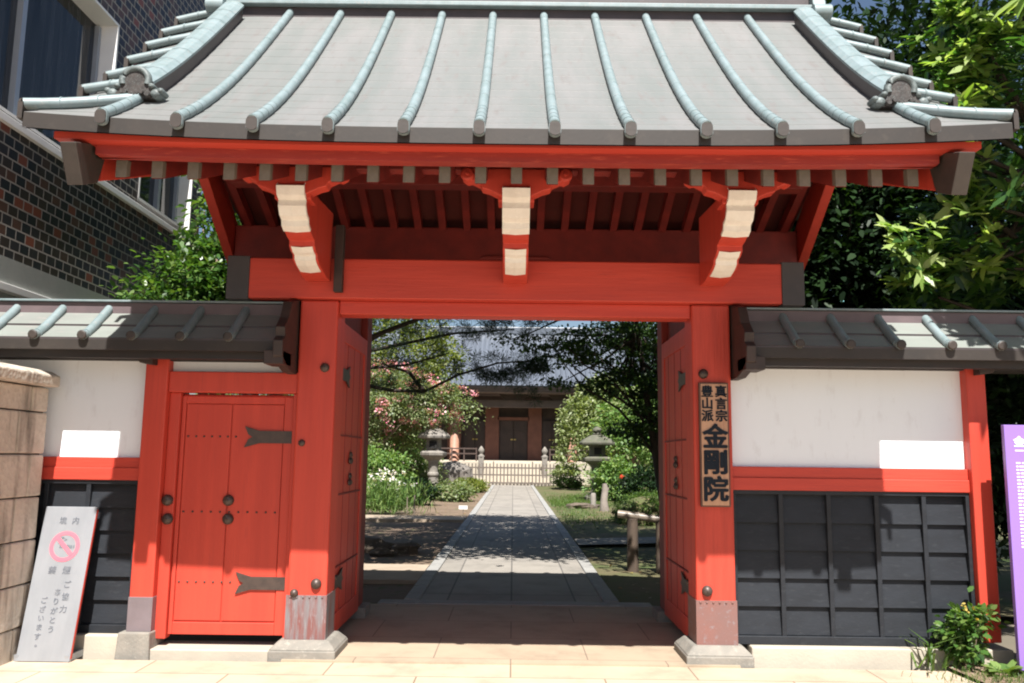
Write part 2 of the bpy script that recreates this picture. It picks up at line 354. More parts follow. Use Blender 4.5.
def unit(a): return a / np.maximum(np.linalg.norm(a, axis=-1, keepdims=True), 1e-9)
def leaf_quads(P, D, N, length, width):
    """pointed leaves: P base (n,3), D direction, N rough normal -> (n,6,3) hexagon leaf with a little fold"""
    D = unit(D); S = unit(np.cross(D, N)); Nn = np.cross(S, D)
    L = np.asarray(length).reshape(-1, 1) * np.ones((len(P), 1)); W = np.asarray(width).reshape(-1, 1) * np.ones((len(P), 1))
    c = [P, P + D * L * .30 + S * W * .5 + Nn * W * .12, P + D * L * .70 + S * W * .42 + Nn * W * .05, P + D * L - Nn * L * .10, P + D * L * .70 - S * W * .42 + Nn * W * .05, P + D * L * .30 - S * W * .5 + Nn * W * .12]
    return np.stack(c, axis=1)
def rand_dir(n): return unit(rng.normal(size=(n, 3)))
def crown_points(ells, n, shell=.45):
    """clump centres spread through a union of ellipsoids (cx,cy,cz,rx,ry,rz)"""
    E = np.array(ells, float); vol = E[:, 3] * E[:, 4] * E[:, 5]; k = rng.choice(len(E), size=n, p=vol / vol.sum())
    d = rand_dir(n); r = (shell ** 3 + (1 - shell ** 3) * rng.random(n)) ** (1 / 3)
    return E[k, :3] + d * r[:, None] * E[k, 3:], d
def foliage(name, mat, parent, ells, clumps, clump_r, per, leaf_len, leaf_w, droop=.15, shell=.45, flat=.55, pts=None):
    if pts is None: C, d = crown_points(ells, clumps, shell)
    else: C = np.asarray(pts, float); d = rand_dir(len(C)); d[:, 2] = abs(d[:, 2])
    n = len(C) * per
    cs = clump_r * (.6 + .8 * rng.random(len(C)))
    off = rng.normal(size=(len(C), per, 3)) * .55; off[..., 2] *= flat
    P = (C[:, None, :] + off * cs[:, None, None]).reshape(-1, 3)
    out = np.repeat(d, per, axis=0)
    D = unit(off.reshape(-1, 3) * .8 + out * .5 + rng.normal(size=(n, 3)) * .6 + np.array([0, 0, -droop]))
    N = unit(np.array([0, 0, 1.0]) + out * .35 + rng.normal(size=(n, 3)) * .45)
    s = .6 + .7 * rng.random(n)
    return npmesh(name, leaf_quads(P, D, N, leaf_len * s, leaf_w * s), 6, mat, parent), C
def branches(name, mat, parent, base, top, r0, r1, targets, rmin=.02, sway=.3, n=7, nodes_=(.35, 1.0)):
    mb = MB(); base = Vector(base); top = Vector(top)
    k = 7; path = []
    a1, a2 = rng.uniform(-sway, sway, 2)
    for i in range(k + 1):
        t = i / k; p = base.lerp(top, t) + Vector((a1 * math.sin(t * 3.0), a2 * math.sin(t * 2.3), 0)) * .35; path.append(p)
    rr = [lerp(r0, r1, (i / k) ** .8) for i in range(k + 1)]; rr[0] *= 1.25
    mb.tube(path, rr, n + 2)
    for T in targets:
        T = Vector(T); t = random.uniform(*nodes_); j = min(int(t * k), k - 1)
        s = path[j].lerp(path[j + 1], t * k - j); m = s.lerp(T, .5) + Vector((random.uniform(-1, 1), random.uniform(-1, 1), random.uniform(-.3, .8))) * (T - s).length * .13
        ra = max(rmin * 1.6, rr[j] * .45); q = [s, s.lerp(m, .5) + Vector((0, 0, .04)), m, m.lerp(T, .5) + Vector((random.uniform(-.1, .1),) * 3), T]
        mb.tube(q, [ra, ra * .8, ra * .62, ra * .45, max(rmin * .4, ra * .2)], n - 1, caps=False)
    return mb.build(name, mat, parent, fixn=False)
def tree(name, label, cat, base, top, r0, ells, clumps, clump_r, per, leaf_len, leaf_w, lm, bark, nb=14, group=None, r1=None, **kw):
    t = thing(name, label, cat, base, group)
    cr, C = foliage('crown', lm, t, ells, clumps, clump_r, per, leaf_len, leaf_w, **kw)
    idx = rng.choice(len(C), size=min(nb, len(C)), replace=False)
    branches('trunk', bark, t, base, top, r0, r1 or r0 * .35, [C[i] for i in idx])
    return t, C

# text -> list of polygons, in the plane of (right, up)
def glyphs(mb, s, origin, right, up, size, depth=.003, bold=0.0, mi=0, fat=0.0):
    cu = bpy.data.curves.new("lettering", 'FONT'); cu.body = s; cu.size = size; cu.extrude = depth; cu.offset = bold
    cu.align_x = 'CENTER'; cu.align_y = 'CENTER'; cu.resolution_u = 3
    ob = bpy.data.objects.new("lettering", cu); COL.objects.link(ob)
    dg = bpy.context.evaluated_depsgraph_get(); dg.update()
    me = bpy.data.meshes.new_from_object(ob.evaluated_get(dg))
    o, r, u = Vector(origin), Vector(right).normalized(), Vector(up).normalized(); n = r.cross(u)
    co = [v.co.copy() for v in me.vertices]
    if co:
        cx = (min(c.x for c in co) + max(c.x for c in co)) / 2; cy = (min(c.y for c in co) + max(c.y for c in co)) / 2
        for k, (dx, dy) in enumerate([(0, 0)] if not fat else [(0, 0), (fat, 0), (-fat, 0), (0, fat * .7), (0, -fat * .7), (fat * .7, fat * .5), (-fat * .7, -fat * .5)]):
            mb.add([o + r * (c.x - cx + dx) + u * (c.y - cy + dy) + n * (c.z + k * .0004) for c in co], [tuple(p.vertices) for p in me.polygons], mi)
    bpy.data.objects.remove(ob); bpy.data.curves.remove(cu); bpy.data.meshes.remove(me)

# ================================================================== SETTING
FZ = -0.015
mb = MB(); mb.box(-400, 400, -300, 600, -1.0, -0.07); struct('ground', mb, FIELD)
mb = MB(); mb.box(-30, 3.32, -40, -0.13, -.066, FZ); mb.box(3.32, 30, -40, -1.3, -.066, FZ)
mb.add([(3.32, -.13, FZ), (3.32, -1.3, FZ), (3.42, -1.3, FZ)], [(0, 1, 2)]); struct('forecourt_paving', mb, PAVE)
mb = MB(); mb.box(-1.75, 1.75, -.13, 2.38, -.066, 0.0); struct('threshold_paving', mb, SLAB)
mb = MB(); mb.box(-1.0, 1.0, 2.62, 41.2, -.066, 0.0); struct('garden_path', mb, PATHM)
mb = MB()
y = 2.62
while y < 40.5:
    L = random.uniform(.85, 1.15)
    for s in (-1, 1):
        a, b = sorted((s * 1.005, s * 1.17)); mb.box(a, b, y, min(y + L - .012, 40.9), -.066, .02 + random.uniform(-.004, .006))
    y += L
struct('path_kerb', mb, KERB, bev=.012)
mb = MB(); mb.box(-1.42, 1.5, 2.385, 2.61, -.066, .012); struct('kerb_step', mb, KERB, bev=.012)
def soilz(x, y):
    return -.035 + .03 * math.sin(x * 1.7 + y * .6) * math.sin(y * .9 - x * .4) + .05 * max(0, min(1, (abs(x) - 2.0) / 3))
for sgn, nm, m in ((-1, 'garden_soil', SOIL), (1, 'mossy_garden_soil', MOSS)):
    mb = MB(); mb.grid(lambda u, v: (sgn * (1.175 + u * u * 26), 2.0 + v * 60, soilz(1.2 + u * u * 26, 2 + v * 60) if u > 0 else -.035), 26, 70, smooth=True)
    struct(nm, mb, m, fixn=True)
mb = MB(); mb.box(-14, -1.18, 13.9, 15.2, -.06, .045); mb.box(-14, -1.18, 4.05, 5.6, -.06, .012); struct('side_path_and_strip', mb, M("pale side earth", (.36, .29, .22), (.30, .24, .18), rough=.95, scale=3, bump_s=.3))  # second box is a paler earth strip across the soil near the gate
mb = MB(); mb.add([(1.18, 8.4, .035), (8, 10.6, .05), (8, 12.0, .05), (1.18, 9.5, .035)], [(0, 1, 2, 3)]); struct('cross_path', mb, PATHM)
# planting bed right of the forecourt
mb = MB(); mb.grid(lambda u, v: (3.33 + .08 * (1 - v) + u * 3.2, -1.28 + v * 1.42, FZ + .02 + .06 * math.sin(u * 9) * math.sin(v * 6) * u + .05 * u), 14, 10, smooth=True); struct('planting_bed', mb, EARTH)

# ================================================================== GATE
gate = thing('temple_gate', 'red lacquered temple gate with curved copper roof and both doors open', 'gate', (0, 0, 0))
PX = 1.607; HW = .156
for s in (-1, 1):
    mb = MB(); mb.box(s * PX - HW, s * PX + HW, 0, .31, .12, 2.815)
    pil = mb.build('pillar', REDW if s > 0 else RED, gate, bev=.018)
    mb = MB(); e = .005; mb.box(s * PX - HW - e, s * PX + HW + e, -e, .315, .125, .46)
    for k in range(6):
        mb.lathe([(.009, 0), (.009, -.004), (.004, -.009)], (s * PX - HW + .03 + k * .05, -e, .445), 7, axis=1)
    mb.build('foot_cladding', CLADL if s < 0 else CLADR, pil)
    mb = MB(); mb.box(s * PX - .26, s * PX + .26, -.10, .42, -.06, .06); mb.frustum(s * PX - .258, s * PX + .258, -.098, .418, .06, .125, .065)
    mb.build('plinth', STONE, pil, bev=.012)
    dome = [(.038, 0), (.038, -.012), (.034, -.022), (.022, -.033), (.008, -.038)]
    bs = [(-1.54, 2.255, 1.0), (-1.70, 1.645, .72), (-1.535, .548, 1.1), (-1.705, .475, .85)] if s < 0 else [(1.535, 2.242, 1.05), (1.535, .532, 1.1)]
    for bx, bz, q in bs:
        mb = MB(); mb.lathe([(r * q, h * q) for r, h in dome], (bx, -.001, bz), 16, axis=1); mb.lathe([(.012 * q, -.033 * q), (.006 * q, -.045 * q)], (bx, 0, bz), 8, axis=1)
        mb.build('nail_cover', IRON, pil)
    # rear support post and tie beam
    mb = MB(); mb.box(s * PX - .13, s * PX + .13, 1.56, 1.82, .1, 3.46)
    rp_ = mb.build('rear_post', DRED, gate, bev=.01)
    mb = MB(); mb.box(s * PX - .2, s * PX + .2, 1.56, 1.88, -.05, .1); mb.build('plinth', STONE, rp_, bev=.01)
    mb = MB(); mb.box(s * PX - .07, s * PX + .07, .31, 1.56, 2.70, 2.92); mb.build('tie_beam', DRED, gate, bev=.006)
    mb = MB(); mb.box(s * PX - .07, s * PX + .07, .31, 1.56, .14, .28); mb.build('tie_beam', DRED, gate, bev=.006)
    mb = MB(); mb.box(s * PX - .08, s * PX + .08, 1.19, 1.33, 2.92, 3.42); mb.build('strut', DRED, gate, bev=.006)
mb = MB(); mb.box(-2.2, 2.2, -.05, .34, 2.818, 3.155); lin = mb.build('lintel', REDH, gate, bev=.012)
for s in (-1, 1):
    a, b = sorted((s * 2.18, s * 2.365)); mb = MB(); mb.box(a, b, -.062, .352, 2.806, 3.167); mb.build('end_cap', M("dark copper cap", (.055, .05, .052), (.04, .037, .04), rough=.55, bump_s=.05) if s < 0 else bpy.data.materials["dark copper cap"], lin, bev=.006)
mb = MB(); mb.box(-1.45, 1.45, .04, .24, 2.705, 2.818); mb.build('door_head', REDH, gate, bev=.008)
mb = MB(); mb.box(-1.475, -1.405, -.12, -.052, 2.865, 3.42); mb.build('batten', DBRN, gate, bev=.004)
# upper beams inside
mb = MB(); mb.box(-2.74, 2.74, 1.18, 1.34, 3.42, 3.77); mb.prism([(-.35, 3.46), (.35, 3.46), (.30, 3.49), (-.30, 3.49)], 1, 1.165, 1.2); mb.build('rear_beam', DRED, gate, bev=.008)
mb = MB(); mb.box(-2.72, 2.72, -.99, -.88, 3.59, 3.70); mb.build('eave_purlin', DRED, gate, bev=.006)
mb = MB(); mb.box(-2.5, 2.5, .27, .43, 3.90, 4.10); mb.build('ridge_beam', DRED, gate, bev=.006)

# roof shape -----------------------------------------------------------
RY0, RYR, RY1 = -1.77, .64, 2.1
YS = [-1.77, -1.2, -.6, .02, .64]; ZS = [3.59, 3.99, 4.525, 5.10, 5.71]
_cf = np.polyfit(YS, ZS, 3)
def zr0(y):
    if y > RYR: y = 2 * RYR - y
    return float(np.polyval(_cf, y))
def up(x, y):
    yy = y if y <= RYR else 2 * RYR - y
    t = max(0, min(1, (RYR - yy) / (RYR - RY0)))
    return .075 * (abs(x) / 3.10) ** 3.0 * t ** 1.5
def droop(x, y):
    yy = y if y <= RYR else 2 * RYR - y
    t = max(0, min(1, (yy - RY0) / .9)); return .10 * t * max(0, (abs(x) - 2.55) / .55) ** 1.5
def zr(x, y): return zr0(y) + up(x, y) - droop(x, y)
XE = 3.10
mb = MB(); NX = 28
def course(ya, yb, lift):
    mb.grid(lambda u, v: (lerp(-XE, XE, u), lerp(ya, yb, v), zr(lerp(-XE, XE, u), lerp(ya, yb, v)) + lift * (1 - v)), NX, 2)
    mb.grid(lambda u, v: (lerp(-XE, XE, u), ya, zr(lerp(-XE, XE, u), ya) + lift * v), NX, 1)
NCO = 17
for i in range(NCO):
    ya, yb = lerp(RY0, RYR, i / NCO), lerp(RY0, RYR, (i + 1) / NCO); course(ya, yb, .005)
for i in range(10):
    ya, yb = lerp(RY1, RYR, i / 10), lerp(RY1, RYR, (i + 1) / 10); course(ya, yb, .005)
roof = mb.build('roof', COPR, gate, fixn=False)
# eave edge: brown copper band all round the roof sheet, and boarded underside
mb = MB()
def band(fn, n, h0, h1):   # fn(t)->(x,y)
    mb.grid(lambda u, v: (*fn(u), zr(*fn(u)) + .004 - lerp(h0, h1, v)), n, 1)
for yy in (RY0 - .004, RY1 + .004): band(lambda u, yy=yy: (lerp(-XE, XE, u), yy), NX, 0, .10)
for xx in (-XE - .004, XE + .004): band(lambda u, xx=xx: (xx, lerp(RY0, RY1, u)), 24, 0, .10)
mb.grid(lambda u, v: (lerp(-XE, XE, u), lerp(RY0, RY1, v), zr(lerp(-XE, XE, u), lerp(RY0, RY1, v)) - .104), NX, 30)
mb.build('eave_edge', COPB, roof, fixn=False)
# red boards below the eave edge
mb = MB()
def sweepx(x0, x1, ya, yb, za, zb):   # box following the upturn
    P = lambda x, y, z: (x, y, z + .45 * up(x, RY0))
    for k in range(NX):
        xa, xb = lerp(x0, x1, k / NX), lerp(x0, x1, (k + 1) / NX)
        mb.add([P(xa, ya, za), P(xb, ya, za), P(xb, yb, za), P(xa, yb, za), P(xa, ya, zb), P(xb, ya, zb), P(xb, yb, zb), P(xa, yb, zb)], [(0, 3, 2, 1), (4, 5, 6, 7), (0, 1, 5, 4), (2, 3, 7, 6)] + ([(3, 0, 4, 7)] if k == 0 else []) + ([(1, 2, 6, 5)] if k == NX - 1 else []))
sweepx(-2.94, 2.94, -1.70, -1.5, 3.495, 3.54); mb.build('eave_board', REDH, gate)
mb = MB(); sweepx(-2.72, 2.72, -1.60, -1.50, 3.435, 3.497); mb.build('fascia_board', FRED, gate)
# soffit planks
SYR = .35
SOF = lambda y: 3.465 + .42 * ((y if y <= SYR else 2 * SYR - y) + 1.5)
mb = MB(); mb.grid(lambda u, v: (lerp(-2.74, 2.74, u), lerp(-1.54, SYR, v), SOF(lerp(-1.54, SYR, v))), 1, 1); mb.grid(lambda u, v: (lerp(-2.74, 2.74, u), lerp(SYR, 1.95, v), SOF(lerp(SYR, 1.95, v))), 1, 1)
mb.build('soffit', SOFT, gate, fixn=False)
# gable infill and barge boards
for s in (-1, 1):
    mb = MB(); a, b = sorted((s * 2.50, s * 2.56))
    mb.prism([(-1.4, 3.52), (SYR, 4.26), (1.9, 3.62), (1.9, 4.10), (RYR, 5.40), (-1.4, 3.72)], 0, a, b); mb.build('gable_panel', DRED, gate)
    a, b = sorted((s * 2.75, s * 2.84)); mb = MB()
    pts = [(-1.45, 3.325), (-.3, 3.77), (SYR, 4.03), (1.18, 3.47), (1.85, 3.08), (1.92, 3.40), (1.25, 3.82), (SYR, 4.45), (-.3, 4.12), (-1.38, 3.62)]
    mb.prism(pts, 0, a, b); bb = mb.build('barge_board', RED, gate, bev=.006)
    mb = MB(); mb.prism([(-1.67, 3.225), (-1.49, 3.298), (-1.375, 3.60), (-1.53, 3.55), (-1.80, 3.462)], 0, a - .006, b + .006); mb.build('end_cladding', BARGE, bb, bev=.006)
# rafters
def rafter(x):
    rz = lambda y: 3.335 + .42 * ((y if y <= SYR else 2 * SYR - y) + 1.45)
    mb = MB(); wv = .034; pts = [(-1.448, rz(-1.448)), (SYR, rz(SYR)), (1.9, rz(1.9)), (1.9, rz(1.9) + .11), (SYR, rz(SYR) + .11), (-1.448, rz(-1.448) + .11)]
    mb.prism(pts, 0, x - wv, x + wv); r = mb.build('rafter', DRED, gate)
    mb = MB(); mb.prism([(-1.458, 3.338), (-1.40, 3.362), (-1.40, 3.468), (-1.458, 3.458)], 0, x - .037, x + .037); mb.build('end_cap', RCAP, r, bev=.004)
    return r
r0 = rafter(0.0)
for k in range(-11, 12):
    if k == 0: continue
    c = copy_tree(r0, gate); c.location = (k * .2377, 0, up(k * .2377, RY0) * .3)
# bracket arms with white carved faces, and boat shaped cross arms
def bracket(x):
    hw = .097
    out = [(-1.0, 3.475), (-1.045, 3.445), (-1.02, 3.39), (-.965, 3.365), (-.97, 3.32), (-.93, 3.265), (-.87, 3.245), (-.86, 3.205), (-.80, 3.18), (-.72, 3.155), (-.65, 3.145), (-.65, 3.105), (-.60, 3.075), (-.54, 3.065), (-.53, 3.03), (-.47, 3.005), (-.40, 2.99), (-.34, 2.98), (-.22, 2.955), (-.06, 2.955), (-.06, 3.53)]
    mb = MB(); mb.prism(out, 0, x - hw, x + hw); o = mb.build('bracket_arm', RED, gate, bev=.006)
    mb = MB()
    def strip(pts, h, off=.006):
        # curved face plate proud of the arm, slightly keeled along the middle
        n = len(pts)
        def P(i, u):
            a = pts[max(i - 1, 0)]; b = pts[min(i + 1, n - 1)]; d = Vector((b[0] - a[0], b[1] - a[1])).normalized(); nn = Vector((d.y, -d.x))
            if nn.x > 0 and nn.y > 0: nn = -nn
            k = off + .010 * (1 - abs(u)) ; return (x + u * h, pts[i][0] - abs(nn.x) * k, pts[i][1] - abs(nn.y) * k)
        us = [-1, -.5, 0, .5, 1]
        vs = [P(i, u) for i in range(n) for u in us]; fs = [(i * 5 + k, i * 5 + k + 1, (i + 1) * 5 + k + 1, (i + 1) * 5 + k) for i in range(n - 1) for k in range(4)]
        mb.add(vs, fs)
        # side returns
        for u in (-1, 1):
            e = [P(i, u) for i in range(n)]; q = [(p[0], p[1] + .02, p[2] + .02) for p in e]
            mb.add(e + q, [(i, i + 1, n + i + 1, n + i) for i in range(n - 1)])
    strip(out[0:9], hw + .002); strip(out[11:18], hw * .82)
    mb.build('carved_face', WPAINT, o, fixn=False)
    mb = MB()
    half = [(.11, 3.40), (.19, 3.44), (.245, 3.455), (.26, 3.485), (.32, 3.515), (.345, 3.505), (.385, 3.53), (.395, 3.57), (.37, 3.60), (.33, 3.603)]
    pts = [(x + a, b) for a, b in half] + [(x - a, b) for a, b in half[::-1]]
    mb.prism(pts, 1, -1.00, -.88)
    for s in (-1, 1): mb.lathe([(.05, 0), (.05, -.02), (.035, -.026)], (x + s * .352, -.995, 3.558), 14, axis=1); mb.lathe([(.018, -.02), (.012, -.036)], (x + s * .352, -.995, 3.558), 10, axis=1)
    mb.box(x - .13, x + .13, -.97, -.80, 3.37, 3.50)
    mb.build('cross_arm', RED, gate, bev=.008)
    # round block on top
for x in (-1.607, 0.0, 1.607): bracket(x)
# roof ribs ------------------------------------------------------------
RR = .036
def rib_path(x, ya, yb, n=18, lift=.035): return [(x, lerp(ya, yb, i / n), zr(x, lerp(ya, yb, i / n)) + lift) for i in range(n + 1)]
def front_rib(x, ya=RY0 - .05, yb=RYR - .12):
    mb = MB(); P = rib_path(x, ya, yb); mb.tube(P, RR, 12)
    for yy in (ya + .02, ya + .12, ya + .22, ya + .32):   # folded seams at the foot
        Q = [(x, yy + d, zr(x, yy + d) + .035) for d in (-.006, .006)]; mb.tube(Q, RR + .003, 12)
    for i in range(3, 18, 2):
        yy = P[i][1]; Q = [(x, yy + d, zr(x, yy + d) + .035) for d in (-.003, .003)]; mb.tube(Q, RR + .0015, 12)
    # end disc, drooping tongue
    zc = zr(x, ya) + .030; w_ = RR * .98; st = [(x + w_ * math.cos(a), zc + w_ * math.sin(a)) for a in np.linspace(0, math.pi, 10)] + [(x + w_ * math.cos(a), zc - .032 + w_ * .8 * math.sin(a)) for a in np.linspace(math.pi, 2 * math.pi, 10)]
    mb.prism(st, 1, ya - .014, ya + .02, mi=1); mb.prism([(x + (p[0] - x) * 1.08, zc - .012 + (p[1] - zc + .012) * 1.07) for p in st], 1, ya - .006, ya + .022, mi=0)
    return mb.build('roof_rib', [COPG, CAPG], roof, fixn=False)
for k in range(12): front_rib(-2.588 + k * 5.176 / 11)
for k in range(12):
    x = -2.588 + k * 5.176 / 11; mb = MB(); mb.tube(rib_path(x, RYR + .12, RY1 + .04, 10), RR, 10); mb.build('roof_rib', [COPG, CAPG], roof, fixn=False)
for s in (-1, 1):      # short ribs running out over the gable edge
    for yy in (.50, .21, -.07, -.37, -.68, -1.0, -1.655, .9, 1.2, 1.55, 1.9):
        mb = MB(); big = 1.12 if yy < -1.5 else 1.0
        sg_ = 1 if yy < RYR else -1; dy_ = (.30 if yy < -1.5 else .10) * sg_; P = [(s * lerp(2.6, XE + (.08 if yy < -1.5 else .06), i / 6), yy + dy_ * (1 - i / 6), zr(s * lerp(2.6, XE, i / 6), yy + dy_ * (1 - i / 6)) + .036 + .012 * i / 6) for i in range(7)]; mb.tube(P, RR * .95 * big, 12)
        for i in (2, 4): mb.tube([(P[i][0] - .006, P[i][1], P[i][2]), (P[i][0] + .006, P[i][1], P[i][2] + .0005)], RR * .95 * big + .004, 12)
        Q = P[-1]; mb.lathe([(RR * .95 * big, -.004 * s), (RR * .9 * big, .012 * s)], Q, 14, axis=0, mi=1); mb.box(*sorted((Q[0] - s * .02, Q[0] + s * .012)), yy - .04, yy + .04, Q[2] - .11, Q[2], mi=1)
        mb.build('gable_rib', [COPG, CAPG], roof, fixn=False)
# descending ridges with ornaments
for s in (-1, 1):
    for rear in (0, 1):
        mb = MB(); x = s * 2.61; n = 16; hw = .084
        ya, yb = (-1.28, .42) if not rear else (.9, 1.9)
        vs = []; prof = [(-hw, -.06), (-hw, .095), (-hw - .018, .10), (-hw - .018, .118), (-.06, .148), (0, .158), (.06, .148), (hw + .018, .118), (hw + .018, .10), (hw, .095), (hw, -.06)]
        for i in range(n + 1):
            yy = lerp(ya, yb, i / n)
            for a, b in prof: vs.append((x + a, yy - b * .35 * (1 if not rear else -1), zr(x, yy) + b))
        m = len(prof)
        for mi_, rg in ((1, (0, 1, 8, 9)), (0, (2, 3, 4, 5, 6, 7))):
            mb.add(vs, [(i * m + k, i * m + k + 1, (i + 1) * m + k + 1, (i + 1) * m + k) for i in range(n) for k in rg], mi_)
        mb.add(vs[:m], [tuple(range(m))], 1); mb.add(vs[-m:], [tuple(range(m))], 1)
        for i in range(2, n, 2):
            yy = lerp(ya, yb, i / n); q = [(x + a * 1.01, yy + d - b * .35 * (1 if not rear else -1), zr(x, yy + d) + b + .003) for d in (-.006, .006) for a, b in prof[2:9]]
            mb.add(q, [(k, k + 1, 7 + k + 1, 7 + k) for k in range(6)], 0)
        mb.build('descending_ridge', [COPG, COPV], roof, fixn=False)
        if rear: continue
        # ridge end ornament: rounded plate with curled feet
        z0 = zr(x, -1.3) - .01; mb = MB(); OY = -.30
        oy = -1.33
        arc = [(x + .105 * math.cos(t), z0 + .17 + .105 * math.sin(t)) for t in np.linspace(-.3, math.pi + .3, 15)]
        mb.prism(arc + [(x - .15, z0 + .10), (x - .17, z0), (x + .17, z0), (x + .15, z0 + .10)], 1, oy - .04, oy + .06, mi=1)
        mb.tube([(x + .112 * math.cos(t), oy - .03, z0 + .17 + .112 * math.sin(t)) for t in np.linspace(-.35, math.pi + .35, 18)], .030, 8)
        for q in (-1, 1):
            for cx, cz, r_ in ((.185, .045, .047), (.225, .07, .030), (.145, .115, .028)):
                mb.lathe([(r_, .05), (r_, -.03), (r_ * .75, -.045), (r_ * .3, -.05)], (x + q * cx, oy - .01, z0 + cz), 12, axis=1, mi=0)
            for cx, cz, r_ in ((.12, .03, .03), (.07, .05, .026), (.02, .03, .024)):
                mb.lathe([(r_, .05), (r_, -.045), (r_ * .7, -.06)], (x + q * cx, oy - .01, z0 + cz), 10, axis=1, mi=1)
        mb.v = [(x + (a_ - x) * .80, b_, z0 + (c_ - z0) * .76) for a_, b_, c_ in mb.v]
        mb.build('ridge_end_ornament', [ONIG, ONI], roof, fixn=False)
# main ridge
mb = MB()
mb.box(-2.72, 2.72, .49, .79, 5.46, 5.665, 0); mb.box(-2.78, 2.78, .43, .85, 5.665, 5.71, 1); mb.box(-2.72, 2.72, .51, .77, 5.71, 5.98, 0); mb.box(-2.8, 2.8, .45, .83, 5.98, 6.03, 1)
mb.tube([(-2.82, .64, 6.09), (2.82, .64, 6.09)], .10, 12, mi=1)
mb.build('main_ridge', [COPV, COPG], roof, bev=.008, fixn=False)
for s in (-1, 1):
    mb = MB(); x = s * 2.76; mb.box(x - .07, x + .07, .36, .92, 5.50, 5.67); mb.prism([(.40, 5.67), (.88, 5.67), (.80, 6.0), (.64, 6.2), (.48, 6.0)], 0, x - .06, x + .06)
    for q in (-.26, .26): mb.lathe([(.075, -.08), (.075, .08)], (x, .64 + q, 5.60), 12, axis=0)
    mb.build('ridge_end_ornament', [COPG, ONI], roof, bev=.01, fixn=False)

# open door leaves (hinged behind the pillars, swung into the garden)
def leaf(s):
    xi = s * 1.468; xo = s * 1.535; a, b = sorted((xi, xo)); mb = MB()
    y0, y1, z0, z1 = .20, 1.52, .085, 2.685
    mb.box(*sorted((xi + s * .012, xo)), y0 + .01, y1 - .01, z0 + .01, z1 - .01)
    for (ya, yb, za, zb) in ((y0, y0 + .13, z0, z1), (y1 - .12, y1, z0, z1), (y0 + .13, y1 - .12, z0, z0 + .16), (y0 + .13, y1 - .12, z1 - .16, z1)): mb.box(a, b, ya, yb, za, zb)
    for k in range(1, 4): mb.box(*sorted((xi + s * .008, xi + s * .02)), y0 + .13 + k * .295 - .004, y0 + .13 + k * .295 + .004, z0 + .16, z1 - .16, mi=1)
    for zz in (.62, 1.72, 1.22): mb.box(*sorted((xi - s * .001, xi + s * .02)), y0 + .13, y1 - .12, zz - .007, zz + .007, mi=1)
    d = mb.build('door_leaf', [RED, DRED], gate, bev=.006)
    for zz in (.50, 2.24):
        mb = MB(); q = [(.205, zz - .05), (.52, zz - .05), (.66, zz - .095), (.63, zz - .03), (.68, zz), (.63, zz + .03), (.66, zz + .095), (.52, zz + .05), (.205, zz + .05)]
        mb.prism(q, 0, *sorted((xi - s * .008, xi + s * .004))); mb.build('hinge_strap', IRON, d)
    for zz in (1.52, 1.33):
        mb = MB()
        for t in (90, 210, 330): mb.lathe([(.030, .002), (.028, -.008 * s), (.010, -.018 * s)] if s > 0 else [(.030, -.002), (.028, .008), (.010, .018)], (xi, .86 + .036 * math.cos(R(t)), zz + .036 * math.sin(R(t))), 10, axis=0)
        mb.build('door_ornament', IRON, d)
    mb = MB(); mb.lathe([(.022, 0), (.02, .014 * -s), (.008, .024 * -s)], (xi, .36, .545), 10, axis=0); mb.build('nail_cover', IRON, d)
for s in (-1, 1): leaf(s)

